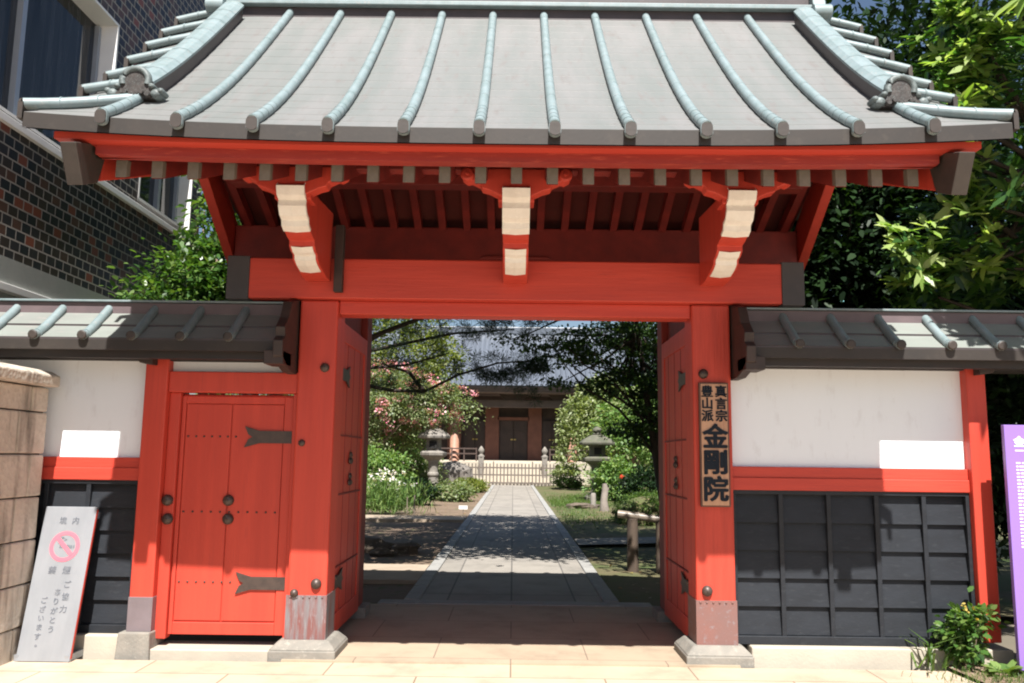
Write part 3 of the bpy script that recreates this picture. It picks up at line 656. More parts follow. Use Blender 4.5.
# ================================================================== WING WALLS
def wing_roof(t, x0, x1, ribs, end_x, es):
    YE, YR_, z0 = -.305, .15, 2.425
    def zz(y): q = (abs(y - YR_)) / (YR_ - YE); return z0 + .345 * max(0, 1 - q) ** 1.10
    mb = MB()
    for sg in (1, -1):
        f = lambda y: y if sg > 0 else 2 * YR_ - y
        for ya, yb, l in ((YE, YE + .19, .016), (YE + .19, YR_ - .07, .016)):
            mb.grid(lambda u, v: (lerp(x0, x1, u), f(lerp(ya, yb, v)), zz(lerp(ya, yb, v)) + l * (1 - v)), 1, 4)
            mb.grid(lambda u, v: (lerp(x0, x1, u), f(ya), zz(ya) + l * v - .002), 1, 1, mi=1)
    rf = mb.build('roof', [WROOF, COPV], t, fixn=False)
    mb = MB(); mb.box(x0, x1, YE - .004, YE + .03, 2.345, 2.424); mb.box(x0, x1, 2 * YR_ - YE - .03, 2 * YR_ - YE + .004, 2.345, 2.424); mb.build('eave_edge', COPB, rf)
    mb = MB(); mb.box(x0 + .02, x1 - .02, YE + .03, 2 * YR_ - YE - .03, 2.352, 2.40); mb.box(x0 + .02, x1 - .02, YE + .08, YE + .16, 2.29, 2.352); mb.box(x0, x1, .03, .27, 2.30, 2.36); mb.build('soffit', DARKW, rf)
    mb = MB(); mb.box(x0, x1, YR_ - .10, YR_ + .10, 2.60, 2.782, 0); mb.box(x0, x1, YR_ - .125, YR_ + .125, 2.785, 2.802, 1); mb.build('ridge', [WVIO, COPG], rf, bev=.003)
    for x in ribs:
        for sg in (1, -1):
            f = lambda y: y if sg > 0 else 2 * YR_ - y
            P = [(x, f(lerp(YE - .03, YR_ - .08, i / 8)), zz(lerp(YE - .03, YR_ - .08, i / 8)) + .03) for i in range(9)]
            mb = MB(); mb.tube(P, .036, 10)
            for i in (0, 1): q = P[i]; mb.tube([(x, q[1] - .006, q[2]), (x, q[1] + .006, q[2] + .003)], .040, 10)
            mb.lathe([(.0375, .004), (.036, -.010 * sg), (.026, -.012 * sg)], (x, P[0][1] - .006 * sg, P[0][2]), 12, axis=1, mi=1)
            mb.build('roof_rib', [COPG, CAPG], rf, fixn=False)
    # dark carved end board next to the pillar
    mb = MB(); a, b = sorted((end_x, end_x + es * .075))
    mb.prism([(-.12, 2.20), (-.30, 2.24), (-.42, 2.30), (-.43, 2.42), (-.37, 2.46), (-.39, 2.53), (-.28, 2.62), (-.20, 2.76), (.0, 2.812), (.30, 2.812), (.60, 2.6), (.72, 2.42), (.7, 2.3), (.4, 2.2)], 0, a, b)
    mb.box(*sorted((end_x, end_x + es * .15)), -.40, -.16, 2.24, 2.345)
    mb.build('end_board', DBRN, rf, bev=.006)
def wainscot(t, x0, x1, cols, rows, z0=.13, z1=1.315):
    mb = MB(); mb.box(x0, x1, .13, .2, z0, z1)
    h = (z1 - z0 - .10) / rows
    for r_ in range(rows):      # lapped boards, each leaning out at its foot
        za = z0 + .06 + r_ * h; mb.add([(x0, .085, za), (x1, .085, za), (x1, .13, za), (x0, .13, za), (x0, .118, za + h + .012), (x1, .118, za + h + .012), (x1, .13, za + h + .012), (x0, .13, za + h + .012)], [(0, 3, 2, 1), (4, 5, 6, 7), (0, 1, 5, 4), (1, 2, 6, 5), (2, 3, 7, 6), (3, 0, 4, 7)])
    o = mb.build('wainscot', BLACKP, t)
    mb = MB()
    for x in cols: mb.box(x - .018, x + .018, .066, .092, z0 + .05, z1 - .03)
    mb.box(x0, x1, .062, .125, z1 - .032, z1 + .004); mb.box(x0, x1, .055, .125, z0 - .01, z0 + .055); mb.box(x0, x0 + .03, .060, .1, z0 + .05, z1 - .03); mb.box(x1 - .03, x1, .060, .1, z0 + .05, z1 - .03)
    mb.build('batten', BLACKP, o, bev=.004)
def end_post(t, x0, x1, es):
    mb = MB(); mb.box(x0, x1, 0, .19, .165, 2.36); p = mb.build('post', RED, t, bev=.01)
    if es < 0:
        mb = MB(); mb.box(x0 - .004, x1 + .004, -.005, .195, .168, .43); mb.build('foot_cladding', CLADG, p, bev=.003)
        mb = MB(); mb.frustum(x0 - .06, x1 + .025, -.06, .25, -.06, .168, .012); mb.build('plinth', STONE, p, bev=.01)
    c = x0 + .02 if es < 0 else x1 - .02
    mb = MB(); q = [(c + es * .10, 2.345), (c + es * .085, 2.31), (c + es * .05, 2.30), (c + es * .03, 2.27), (c - es * .01, 2.262), (c - es * .075, 2.255), (c - es * .075, 2.345)]
    mb.prism(q, 1, -.10, .02); mb.build('carved_nose', DBRN, p, bev=.005)
# right wing
wr = thing('side_wall', 'gate side wall on the name board side, white plaster over black boards with no door', 'wall', (2.8, .1, 0))
mb = MB(); mb.box(1.763, 3.68, .10, .22, 1.50, 2.36); mb.build('plaster_panel', WHITE, wr)
mb = MB(); mb.box(1.763, 3.672, .045, .2, 1.315, 1.415); mb.box(1.763, 3.672, .060, .2, 1.412, 1.502); mb.build('rail', REDH, wr, bev=.006)
wainscot(wr, 1.765, 3.668, [2.155, 2.54, 2.925, 3.305], 5)
end_post(wr, 3.67, 3.825, 1)
mb = MB(); mb.box(1.87, 3.9, -.02, .3, -.06, .118); mb.build('stone_base', CREAM, wr, bev=.01)
wing_roof(wr, 1.84, 4.60, [2.215, 2.608, 3.0, 3.394, 3.78, 4.17], 1.775, 1)
# left wing with wicket door
wl = thing('side_wall', 'gate side wall with the closed red wicket door, left of the main opening', 'wall', (-2.8, .1, 0))
mb = MB(); mb.box(-4.5, -2.99, .10, .22, 1.51, 2.36); mb.box(-2.82, -1.76, .10, .2, 2.21, 2.36); mb.build('plaster_panel', WHITE, wl)
mb = MB(); mb.box(-4.5, -3.0, .045, .2, 1.33, 1.43); mb.box(-4.5, -3.0, .06, .2, 1.427, 1.512); mb.build('rail', REDH, wl, bev=.006)
wainscot(wl, -4.5, -3.005, [-4.1, -3.42, -3.76], 6, z0=.15, z1=1.33)
end_post(wl, -3.0, -2.815, -1)
mb = MB(); mb.box(-4.5, -3.06, -.01, .25, -.06, .14); mb.box(-2.80, -1.87, -.03, .3, -.06, .045); mb.build('stone_base', CREAM, wl, bev=.01)
wing_roof(wl, -4.56, -1.84, [-4.51, -4.128, -3.746, -3.364, -2.983, -2.601, -2.228], -1.775, -1)
# wicket: frame, boarded leaf, iron straps
mb = MB(); mb.box(-2.815, -1.763, .03, .17, 2.045, 2.215); mb.box(-2.815, -2.725, .07, .17, .10, 2.045); mb.box(-1.80, -1.763, .06, .17, .10, 2.045); mb.build('door_frame', RED, wl, bev=.008)
mb = MB(); mb.box(-2.722, -1.803, .125, .165, .13, 2.034)
for x0_, x1_ in ((-2.685, -2.315), (-2.307, -1.885)): mb.box(x0_, x1_, .113, .13, .235, 1.955)
mb.box(-2.722, -2.69, .105, .13, .13, 2.02); mb.box(-1.88, -1.803, .105, .13, .13, 2.02); mb.box(-2.69, -1.88, .105, .13, .13, .225); mb.box(-2.69, -1.88, .105, .13, 1.96, 2.02)
wk = mb.build('wicket_door', RED, wl, bev=.005)
for zz, xa in ((1.69, -2.215), (.53, -2.225)):
    mb = MB(); q = [(-1.80, zz - .05), (xa + .14, zz - .05), (xa + .02, zz - .085), (xa + .05, zz - .02), (xa + .085, zz), (xa + .05, zz + .02), (xa + .02, zz + .085), (xa + .14, zz + .05), (-1.80, zz + .05)]
    mb.prism(q, 1, .097, .115); mb.build('hinge_strap', IRON, wk)
for bx, bz in ((-2.775, 1.175), (-2.765, 1.028), (-2.30, 1.178), (-2.295, 1.03)):
    mb = MB(); by = .068 if bx < -2.6 else .112; mb.lathe([(.045, 0), (.045, -.012), (.04, -.024), (.026, -.036), (.008, -.042)], (bx, by, bz), 16, axis=1); mb.lathe([(.012, -.036), (.006, -.05)], (bx, by, bz), 8, axis=1); mb.build('nail_cover', IRON, wk)
for zz, x0_, x1_, n in ((1.69, -2.66, -2.27, 7), (1.085, -2.66, -1.92, 11), (.535, -2.66, -2.25, 7)):
    mb = MB()
    for k in range(n): mb.lathe([(.009, 0), (.008, -.006), (.003, -.009)], (lerp(x0_, x1_, k / (n - 1)), .113, zz), 7, axis=1)
    mb.build('nail_row', IRON, wk)

# ================================================================== NAME BOARD, SIGNS
nb = thing('name_board', 'upright wooden name board with dark calligraphy hung on the right gate pillar', 'sign', (1.607, -.03, 1.67))
mb = MB(); mb.box(1.49, 1.727, -.045, -.008, 1.182, 2.170); mb.build('board', BOARDE, nb, bev=.008)
mb = MB(); mb.box(1.503, 1.714, -.049, -.044, 1.195, 2.157); mb.build('board_face', BOARD, nb, bev=.003)
mb = MB()
for x, s in ((1.553, "豊山派"), (1.664, "真言宗")):
    for i, ch in enumerate(s): glyphs(mb, ch, (x, -.052, 2.098 - i * .098), (1, 0, 0), (0, 0, 1), .098, .003, .0008, fat=.0022)
for i, ch in enumerate("金剛院"): glyphs(mb, ch, (1.612, -.052, 1.742 - i * .208), (1, 0, 0), (0, 0, 1), .205, .004, .001, fat=.0065)
mb.build('lettering', INKB, nb, fixn=False)

# leaning no smoking board
sg = thing('no_smoking_sign', 'leaning silver no smoking board on the paving beside the stone wall', 'sign', (-3.52, -.2, FZ))
b0 = Vector((-3.515, -.235, FZ + .005)); upv = Vector((0, .245, 1.12)).normalized(); rt = Vector((1, 0.0, 0)); nv = rt.cross(upv)
def sp(u, v, d=0.0): return b0 + rt * u + upv * v + nv * d
HWs, HHs = .203, 1.155
mb = MB(); mb.add([sp(-HWs, 0, -.03), sp(HWs, 0, -.03), sp(HWs, HHs, -.03), sp(-HWs, HHs, -.03), sp(-HWs, 0), sp(HWs, 0), sp(HWs, HHs), sp(-HWs, HHs)], [(0, 3, 2, 1), (4, 5, 6, 7), (0, 1, 5, 4), (1, 2, 6, 5), (2, 3, 7, 6), (3, 0, 4, 7)])
mb.build('panel', SIGNM, sg, bev=.003)
mb = MB(); mb.add([sp(HWs + .001, .02, -.026), sp(HWs + .004, .02, -.026), sp(HWs + .004, HHs - .02, -.026), sp(HWs + .001, HHs - .02, -.026), sp(HWs + .001, .02, -.006), sp(HWs + .004, .02, -.006), sp(HWs + .004, HHs - .02, -.006), sp(HWs + .001, HHs - .02, -.006)], [(0, 3, 2, 1), (4, 5, 6, 7), (0, 1, 5, 4), (1, 2, 6, 5), (2, 3, 7, 6), (3, 0, 4, 7)]); mb.build('edge_strip', RED, sg)
mb = MB()
for q in (-1, 1): mb.box(-3.527 + q * .19 - .015, -3.527 + q * .19 + .015, -.23, .05, FZ, FZ + .05); 
mb.box(-3.7, -3.34, .02, .05, FZ, FZ + .05); mb.build('foot', SIGNM, sg)
mb = MB(); n = 40; c = (.005, .845); ro, ri = .118, .088
ring = []
for k in range(n):
    a = 2 * math.pi * k / n
    for r_ in (ri, ro): ring.append(sp(c[0] + r_ * math.cos(a), c[1] + r_ * math.sin(a), .0025))
mb.add(ring, [(2 * k, 2 * k + 1, (2 * k + 3) % (2 * n), (2 * k + 2) % (2 * n)) for k in range(n)])
dg_ = Vector((math.cos(R(-45)), math.sin(R(-45)))); pn = Vector((-dg_.y, dg_.x))
mb.add([sp(c[0] + dg_.x * a + pn.x * b, c[1] + dg_.y * a + pn.y * b, .0035) for a, b in ((-.092, -.016), (.092, -.016), (.092, .016), (-.092, .016))], [(0, 1, 2, 3)])
mb.build('prohibition_ring', PINK, sg, fixn=False)
mb = MB()
for u0, u1, v0, v1 in ((-.035, .065, .832, .856), (.072, .08, .832, .856)): mb.add([sp(u0, v0, .002), sp(u1, v0, .002), sp(u1, v1, .002), sp(u0, v1, .002)], [(0, 1, 2, 3)])
for k in range(2):    # curling smoke
    pts = [(-.045 + .018 * math.sin(t * 3 + k * 2) + k * .03 + t * .004, .865 + t * .016) for t in np.linspace(0, 3.2, 9)]
    for (a, b), (c_, d) in zip(pts[:-1], pts[1:]): mb.add([sp(a - .006, b, .002), sp(a + .006, b, .002), sp(c_ + .006, d, .002), sp(c_ - .006, d, .002)], [(0, 1, 2, 3)])
def gl(ch, u, v, size): 
    p = sp(u, v, .002); glyphs(mb, ch, p, rt, upv, size, .001, .0012)
gl("境", -.045, 1.045, .058); gl("内", .055, 1.045, .058)
gl("禁", -.055, .665, .062); gl("煙", .055, .665, .062)
for i, ch in enumerate("ご協力"): gl(ch, .085, .56 - i * .092, .058)
for i, ch in enumerate("ありがとう"): gl(ch, .02, .50 - i * .068, .055)
for i, ch in enumerate("ございます。"): gl(ch, -.07, .44 - i * .066, .052)
mb.build('lettering', INKG, sg, fixn=False)

ps = thing('information_board', 'tall purple information board with white writing at the planting bed', 'sign', (4.1, -.3, 0))
mb = MB(); mb.box(3.757, 4.45, -.33, -.29, .04, 1.845); mb.build('panel', PURPLE, ps, bev=.004)
mb = MB(); mb.box(3.80, 3.84, -.29, -.25, -.05, 1.8); mb.box(4.37, 4.41, -.29, -.25, -.05, 1.8); mb.build('post', ALU, ps)
mb = MB()
for i, ch in enumerate("金剛院"): glyphs(mb, ch, (3.865 + i * .10, -.332, 1.72), (1, 0, 0), (0, 0, 1), .085, .001, .003)
for i in range(4): mb.box(3.83 + i * .09, 3.83 + i * .09 + .065, -.332, -.3315, 1.645, 1.655)
for r_ in range(25):      # body text too small to read
    x = 3.83
    while x < 4.36:
        l = random.uniform(.012, .04); mb.box(x, x + l, -.332, -.3315, 1.55 - r_ * .026, 1.562 - r_ * .026); x += l + random.uniform(.006, .012)
mb.build('lettering', INKW, ps, fixn=False)

# ================================================================== STONE BOUNDARY WALL
sw = thing('stone_wall', 'rough tuff block boundary wall with coping at the left edge', 'wall', (-3.77, -.02, 0))
mb = MB(); z = FZ - .02; rows = [.26, .32, .33, .33, .33, .33, .20]
for r_, h in enumerate(rows):
    y = -4.5 - (r_ % 2) * .35
    while y < -.02:
        L = random.uniform(.42, .62); y2 = min(y + L, -.02); mb.box(-4.12, -3.752 + random.uniform(-.008, .006), y, y2 - .010, z, z + h - .010); y = y2
    z += h
mb.build('block_courses', TUFF, sw, bev=.014)
mb = MB(); mb.box(-4.1, -3.78, -4.5, -.04, FZ - .01, z - .02); mb.build('mortar_core', M("dark mortar", (.10, .085, .07), rough=.95), sw)
mb = MB(); y = -4.5
while y < -.05:
    y2 = min(y + random.uniform(.7, 1.0), -.012); mb.prism([(-4.2, z), (-3.665, z), (-3.665, z + .085), (-3.74, z + .125), (-4.2, z + .125)], 1, y, y2 - .006); y = y2
mb.build('coping', TUFF, sw, bev=.014)
sw.rotation_euler = (0, 0, .01)

# ================================================================== TILED BUILDING (left)
bd = thing('tiled_building', 'dark brick tiled building with large windows behind the left wall', 'building', (-8, 1, 0))
XB = -4.6
W1 = (-1.6, 2.27, 4.56, 6.42); W2 = (3.05, 4.68, 4.60, 5.95)
mb = MB()
def wall_piece(y0, y1, z0, z1): mb.box(XB - .3, XB, y0, y1, z0, z1)
wall_piece(-4.5, 5.05, 3.28, 4.52); wall_piece(-4.5, W1[0], 4.52, 12); wall_piece(W1[1], W2[0], 4.52, 12); wall_piece(W2[1], 5.05, 4.52, 12)
wall_piece(W1[0], W1[1], W1[3], 12); wall_piece(W2[0], W2[1], W2[3], 12)
mb.box(-12, XB - .3, 4.75, 5.05, 3.28, 12); mb.box(-12, XB, -4.8, -4.5, 0, 12); mb.box(-12, XB, -4.8, 5.05, 12, 12.2)
mb.build('wall', BRICK, bd)
mb = MB(); mb.box(XB - .35, XB + .02, -4.5, 5.06, 3.04, 3.28); mb.box(XB - .4, XB - .02, -4.5, 5.0, 0, 2.97); mb.build('base_band', PALE, bd)
mb = MB(); mb.box(XB - .3, XB + .05, -4.5, 5.07, 2.97, 3.04); mb.box(XB - .02, XB + .045, -4.5, 5.08, 4.46, 4.53); mb.build('ledge', TRIMW, bd, bev=.006)
for (y0, y1, z0, z1), mul in ((W1, (.74, -.5)), (W2, (3.95,))):
    cham = 0.0
    outl = [(y0, z0), (y1, z0), (y1, z1 - cham * 1.4), (y1 - cham, z1), (y0, z1)] if cham else [(y0, z0), (y1, z0), (y1, z1), (y0, z1)]
    ins = [(y0 + .03, z0 + .03), (y1 - .10, z0 + .03), (y1 - .10, z1 - cham * 1.4 - .07), (y1 - cham - .05, z1 - .07), (y0 + .03, z1 - .07)] if cham else [(y0 + .03, z0 + .03), (y1 - .10, z0 + .03), (y1 - .10, z1 - .07), (y0 + .03, z1 - .07)]
    mb = MB(); n = len(outl); vs = [(XB + .015, *p) for p in outl] + [(XB - .20, *p) for p in ins] + [(XB + .015, p[0] + (.03 if i in (0, n - 1) else -.03), p[1] + (.03 if i < 2 else -.03)) for i, p in enumerate(outl)]
    mb.add(vs, [(i, (i + 1) % n, 2 * n + (i + 1) % n, 2 * n + i) for i in range(n)] + [(2 * n + i, 2 * n + (i + 1) % n, n + (i + 1) % n, n + i) for i in range(n)])
    fr = mb.build('window', TRIMW, bd, fixn=False)
    mb = MB(); mb.add([(XB - .19, *p) for p in ins], [tuple(range(n))]); mb.build('pane', GLASS, fr, fixn=False)
    mb = MB()
    for yy in mul: mb.box(XB - .188, XB - .13, yy - .035, yy + .035, z0 + .03, z1 - .07)
    mb.box(XB - .188, XB - .14, y1 - .15, y1 - .10, z0 + .03, z1 - cham * 1.4 - .09); mb.box(XB - .188, XB - .14, y0 + .03, y1 - .12, z0 + .03, z0 + .07)
    mb.build('mullion', ALU, fr)

# ================================================================== TEMPLE HALL
hall = thing('temple_hall', 'distant temple hall with blue grey roof at the end of the path', 'building', (0, 48, 0))
mb = MB(); mb.box(-9, 9, 44.6, 57, -.06, 1.36); mb.box(-4.6, 4.6, 43.7, 44.6, -.06, 1.30); mb.build('platform', CREAM, hall, bev=.02)
mb = MB()
for k in range(6): mb.box(-2.1, 2.1, 41.9 + k * .3, 43.7, -.06 + .22 * k, .16 + .22 * k)
mb.build('steps', CREAM, hall, bev=.015)
mb = MB(); mb.box(-8.5, 8.5, 46.3, 46.6, 1.36, 5.6); mb.build('wall', TDARK, hall)
for x in (-6.6, -3.7, -1.35, 1.35, 3.7, 6.6):
    mb = MB(); mb.box(x - .42, x + .42, 46.0, 46.4, 1.36, 5.2); mb.build('column', TWOOD, hall, bev=.03)
for x in (-3.55, 3.55, -7.4, 7.4):
    mb = MB(); mb.lathe([(.30, 1.30), (.30, 1.45), (.27, 1.46), (.27, 4.9)], (x, 44.3, 0), 16); mb.build('column', M("orange porch column", (.36, .19, .13), (.30, .15, .10), rough=.6) if x == -3.55 else bpy.data.materials["orange porch column"], hall)
mb = MB(); mb.box(-1.0, 1.0, 45.98, 46.1, 3.86, 4.05); mb.box(-1.05, -.9, 45.98, 46.1, 1.36, 4.05); mb.box(.9, 1.05, 45.98, 46.1, 1.36, 4.05); mb.build('door_frame', TWOOD, hall, bev=.01)
for x0_, x1_ in ((-.9, 0), (0, .9), (-3.1, -2.4), (-2.4, -1.75), (1.75, 2.4), (2.4, 3.1)):
    mb = MB(); mb.box(x0_ + .02, x1_ - .02, 46.15, 46.29, 1.40, 3.84)
    for k in range(1, 4): mb.box(x0_ + .06, x1_ - .06, 46.13, 46.16, 1.4 + k * .6 - .03, 1.4 + k * .6 + .03)
    d = mb.build('door', TDARK, hall)
    hx = x1_ - .1 if abs(x1_) < .01 or x1_ in (-2.4, 2.4) else x0_ + .1
    mb = MB(); mb.box(hx - .07, hx + .07, 46.10, 46.14, 2.62, 2.70); mb.build('handle', GOLD, d)
mb = MB(); mb.box(-8.2, 8.2, 44.1, 44.5, 4.55, 5.0); mb.build('porch_beam', TEAVE, hall, bev=.03)
mb = MB(); mb.box(-8.2, 8.2, 45.9, 46.3, 5.0, 5.5)
for x in (-6, -3, 0, 3, 6): mb.prism([(x - .9, 5.36), (x - .55, 5.0), (x + .55, 5.0), (x + .9, 5.36)], 1, 44.15, 44.45)
mb.build('bracket_beam', TDARK, hall)
mb = MB()
for z0_, z1_, d in ((5.36, 5.46, 0), (5.46, 5.58, -.12), (5.58, 5.70, -.25)): mb.box(-9.2, 9.2, 42.55 + d, 52, z0_ - .002, z1_ - .003)
mb.build('eave', TEAVE, hall)
def thz(y): q = (y - 42.2) / (49.6 - 42.2); return 5.72 + 4.2 * q ** 1.12
mb = MB()
mb.grid(lambda u, v: (lerp(-9.6, 9.6, u), lerp(42.2, 49.6, v), thz(lerp(42.2, 49.6, v))), 1, 12); mb.grid(lambda u, v: (lerp(-9.6, 9.6, u), lerp(49.6, 57, v), thz(99.2 - lerp(49.6, 57, v))), 1, 12)
for k in range(64):
    x = -9.5 + k * .302; P = [(x, lerp(42.15, 49.6, i / 8), thz(max(42.2, lerp(42.15, 49.6, i / 8))) + .03) for i in range(9)]; mb.tube(P, .055, 6)
mb.build('roof', TROOF, hall, fixn=False)
mb = MB(); mb.box(-9.6, 9.6, 49.3, 49.9, 9.8, 10.3); mb.build('roof_ridge', TROOF, hall, bev=.05)
mb = MB()
for x0_, x1_ in ((-4.4, -2.2), (2.2, 4.4)):
    mb = MB()
    for zz in (1.75, 2.05): mb.box(x0_, x1_, 43.85, 43.92, zz - .04, zz + .04)
    for k in range(4): xx = lerp(x0_, x1_, k / 3); mb.box(xx - .04, xx + .04, 43.86, 43.93, 1.3, 2.1)
    mb.build('porch_rail', TDARK, hall)
gp = None
def stone_post(x, lab):
    t = thing('stone_post', lab, 'post', (x, 42.6, 0), 'stone posts at the temple steps')
    mb = MB(); mb.box(x - .16, x + .16, 42.44, 42.76, -.05, 1.55); mb.build('shaft', LSTONE, t, bev=.03)
    mb = MB(); mb.lathe([(.19, 1.55), (.21, 1.62), (.11, 1.70), (.10, 1.76), (.17, 1.85), (.18, 1.97), (.11, 2.08), (.02, 2.2)], (x, 42.6, 0), 12); mb.build('finial', LSTONE, t)
stone_post(-1.86, 'stone post with finial left of the temple steps'); stone_post(1.84, 'stone post with finial right of the temple steps')
fe = thing('picket_fence', 'low dark picket fence across the end of the path', 'fence', (0, 41.2, 0))
for zz, h in ((.98, .05), (.58, .05), (.14, .05)):
    mb = MB(); mb.box(-3.4, 3.4, 41.16, 41.2, zz - h, zz + h * .6); mb.build('rail', FENCEM, fe)
for k in range(34):
    x = -3.3 + k * 6.6 / 33; mb = MB(); mb.box(x - .035, x + .035, 41.12, 41.165, 0, 1.2 if k % 11 else 1.32); mb.build('picket', FENCEM, fe)

# ================================================================== LANTERNS, ROCKS, RAIL
def lantern(x, y, h, lab, wide=1.0, rot=.3, stone=None):
    stone = stone or LSTONE
    t = thing('stone_lantern', lab, 'lantern', (x, y, 0), 'stone lanterns in the garden'); k = h / 2.7
    def part(nm, prof, n, sm, rt_=rot):
        mb = MB(); mb.lathe([(r_ * k * wide, z_ * k) for r_, z_ in prof], (x, y, 0), n, smooth=sm, rot=rt_); return mb.build(nm, stone, t, bev=.015)
    part('base', [(.52, -.05), (.52, .14), (.40, .22), (.33, .30)], 6, False)
    part('shaft', [(.27, .28), (.22, .4), (.20, .72), (.25, .76), (.25, .84), (.20, .88), (.22, 1.20), (.28, 1.32)], 16, True)
    part('platform', [(.30, 1.30), (.58, 1.46), (.60, 1.56), (.46, 1.62)], 6, False)
    fb = part('firebox', [(.34, 1.60), (.34, 2.04)], 6, False)
    mb = MB(); a = -math.pi / 2; mb.box(x - .13 * k, x + .13 * k, y - .345 * k, y - .2 * k, 1.70 * k, 1.95 * k); mb.build('opening', BLACKV, fb)  # black block paints the shade of a hollow on the solid firebox
    part('roof', [(.42, 2.03), (.72, 2.06), (.74, 2.14), (.62, 2.24), (.30, 2.40), (.16, 2.44)], 6, False)
    part('finial', [(.12, 2.42), (.20, 2.47), (.12, 2.51), (.19, 2.58), (.17, 2.66), (.05, 2.74)], 12, True)
lantern(-3.08, 26.0, 2.95, 'pale stone lantern beside the pink flowering tree', .82); lantern(3.15, 25.0, 2.70, 'shade darkened mossy stone lantern in front of the pale weeping tree', .98, .6, M('shade toned mossy stone', (.13, .12, .095), (.08, .085, .06), rough=.95, scale=3, c3=(.09, .11, .045), bump_s=.4))  # second lantern: stone tone lowered to hold its shade, with green flecks
def rock(name, lab, cat, c, r, m=ROCK, seed=0, grp=None, p=.3):
    g = np.random.default_rng(seed); mb = MB(); n, k = 14, 9; ph = g.uniform(0, 6.28, 8)
    def f(u, v):
        a = u * 2 * math.pi; b = (v - .5) * math.pi
        q = 1 + p * (.5 * math.sin(2 * a + ph[0]) * math.cos(b) + .35 * math.sin(3 * a + ph[1] + 2 * b) * math.cos(b) + .25 * math.sin(5 * b + ph[2]) + .2 * math.sin(5 * a + ph[3]) * math.cos(b))
        return (c[0] + r[0] * q * math.cos(b) * math.cos(a), c[1] + r[1] * q * math.cos(b) * math.sin(a), c[2] + r[2] * q * math.sin(b))
    mb.grid(f, n, k, smooth=False); o = mb.build(name, m, loc=(c[0], c[1], 0)); tag(o, lab, cat, grp); return o
rock('boulder', 'large grey boulder near the temple steps', 'rock', (-2.95, 36.5, .4), (.85, .6, .95), seed=3)
BROCK = M("brown weathered rock", (0.13, 0.10, 0.075), (0.07, 0.055, 0.042), rough=0.95, scale=4, c3=(0.20, 0.16, 0.12), bump_s=.7, bump_scale=14)
for i, (lab, c_, r_) in enumerate((('broad brown rock in the middle of the rock row left of the path', (-2.35, 7.6, .0), (.38, .22, .17)), ('pale flat rock nearest the left kerb of the path', (-1.75, 7.45, .0), (.30, .2, .14)), ('small brown rock in front of the rock row left of the path', (-2.1, 7.1, -.02), (.18, .14, .09)), ('angular brown rock at the far left of the rock row', (-2.85, 7.7, .0), (.25, .2, .19)))):
    rock('garden_rock', lab, 'rock', c_, r_, BROCK, seed=20 + i, p=.55, grp='rocks left of the path')
rock('garden_rock', 'long low stone in the right moss beyond the bamboo rail', 'rock', (2.3, 20.4, .0), (.55, .28, .15), BROCK, seed=7, p=.5)
mb = MB(); mb.lathe([(.09, 0), (.085, .42), (.06, .47)], (2.55, 20.2, 0), 10); o = mb.build('stone_marker', LSTONE, loc=(2.55, 20.2, 0)); tag(o, 'short pale stone marker on the right lawn', 'marker')
mb = MB(); mb.tube([(2.78, 19, -.03), (2.76, 19, .3), (2.80, 19, .62), (2.78, 19, .8)], [.15, .11, .10, .07], 9); mb.tube([(2.77, 19, .45), (2.88, 19, .66), (2.9, 19, .76)], [.06, .045, .03], 7); o = mb.build('tree_stump', M("grey driftwood", (.28, .24, .21), (.18, .15, .13), rough=.9, bump_s=.5), loc=(2.72, 19, 0)); tag(o, 'grey forked tree stump on the right lawn', 'stump')
br_ = thing('bamboo_rail', 'grey bamboo rail on dark wooden posts just inside the gate', 'rail', (2.1, 5.4, 0))
mb = MB(); mb.tube([(1.52, 5.55, .765), (2.1, 5.45, .70), (2.9, 5.3, .64)], [.055, .055, .055], 12)
for q in (.2, .55, .85): mb.tube([(lerp(1.52, 2.9, q), lerp(5.55, 5.3, q), lerp(.765, .64, q) - .002), (lerp(1.52, 2.9, q) + .02, lerp(5.55, 5.3, q), lerp(.765, .64, q) - .003)], .06, 12)
mb.build('rail', BAMB, br_)
for x in (1.72, 2.12, 2.75):
    mb = MB(); mb.lathe([(.085, -.06), (.08, .3), (.078, interp(x, [1.52, 2.9], [.72, .60]))], (x, 5.5 - (x - 1.5) * .15, 0), 10); mb.build('post', WOODP, br_)
mb = MB(); mb.lathe([(.018, -.03), (.018, .55)], (-2.55, 15.4, 0), 6); mb.lathe([(.016, -.03), (.016, .50)], (-2.75, 15.5, 0), 6); o = mb.build('plant_stake', BAMB, loc=(-2.55, 15.4, 0)); tag(o, 'thin wooden stakes in front of the white flowers', 'stake')
pl = thing('plant_label', 'small white plant label standing by the path', 'label', (-1.35, 16.6, 0))
mb = MB(); mb.box(-1.47, -1.23, 16.58, 16.60, .13, .23); mb.build('plate', TRIMW, pl); mb = MB(); mb.box(-1.36, -1.34, 16.6, 16.62, -.04, .15); mb.build('stake', FENCEM, pl)

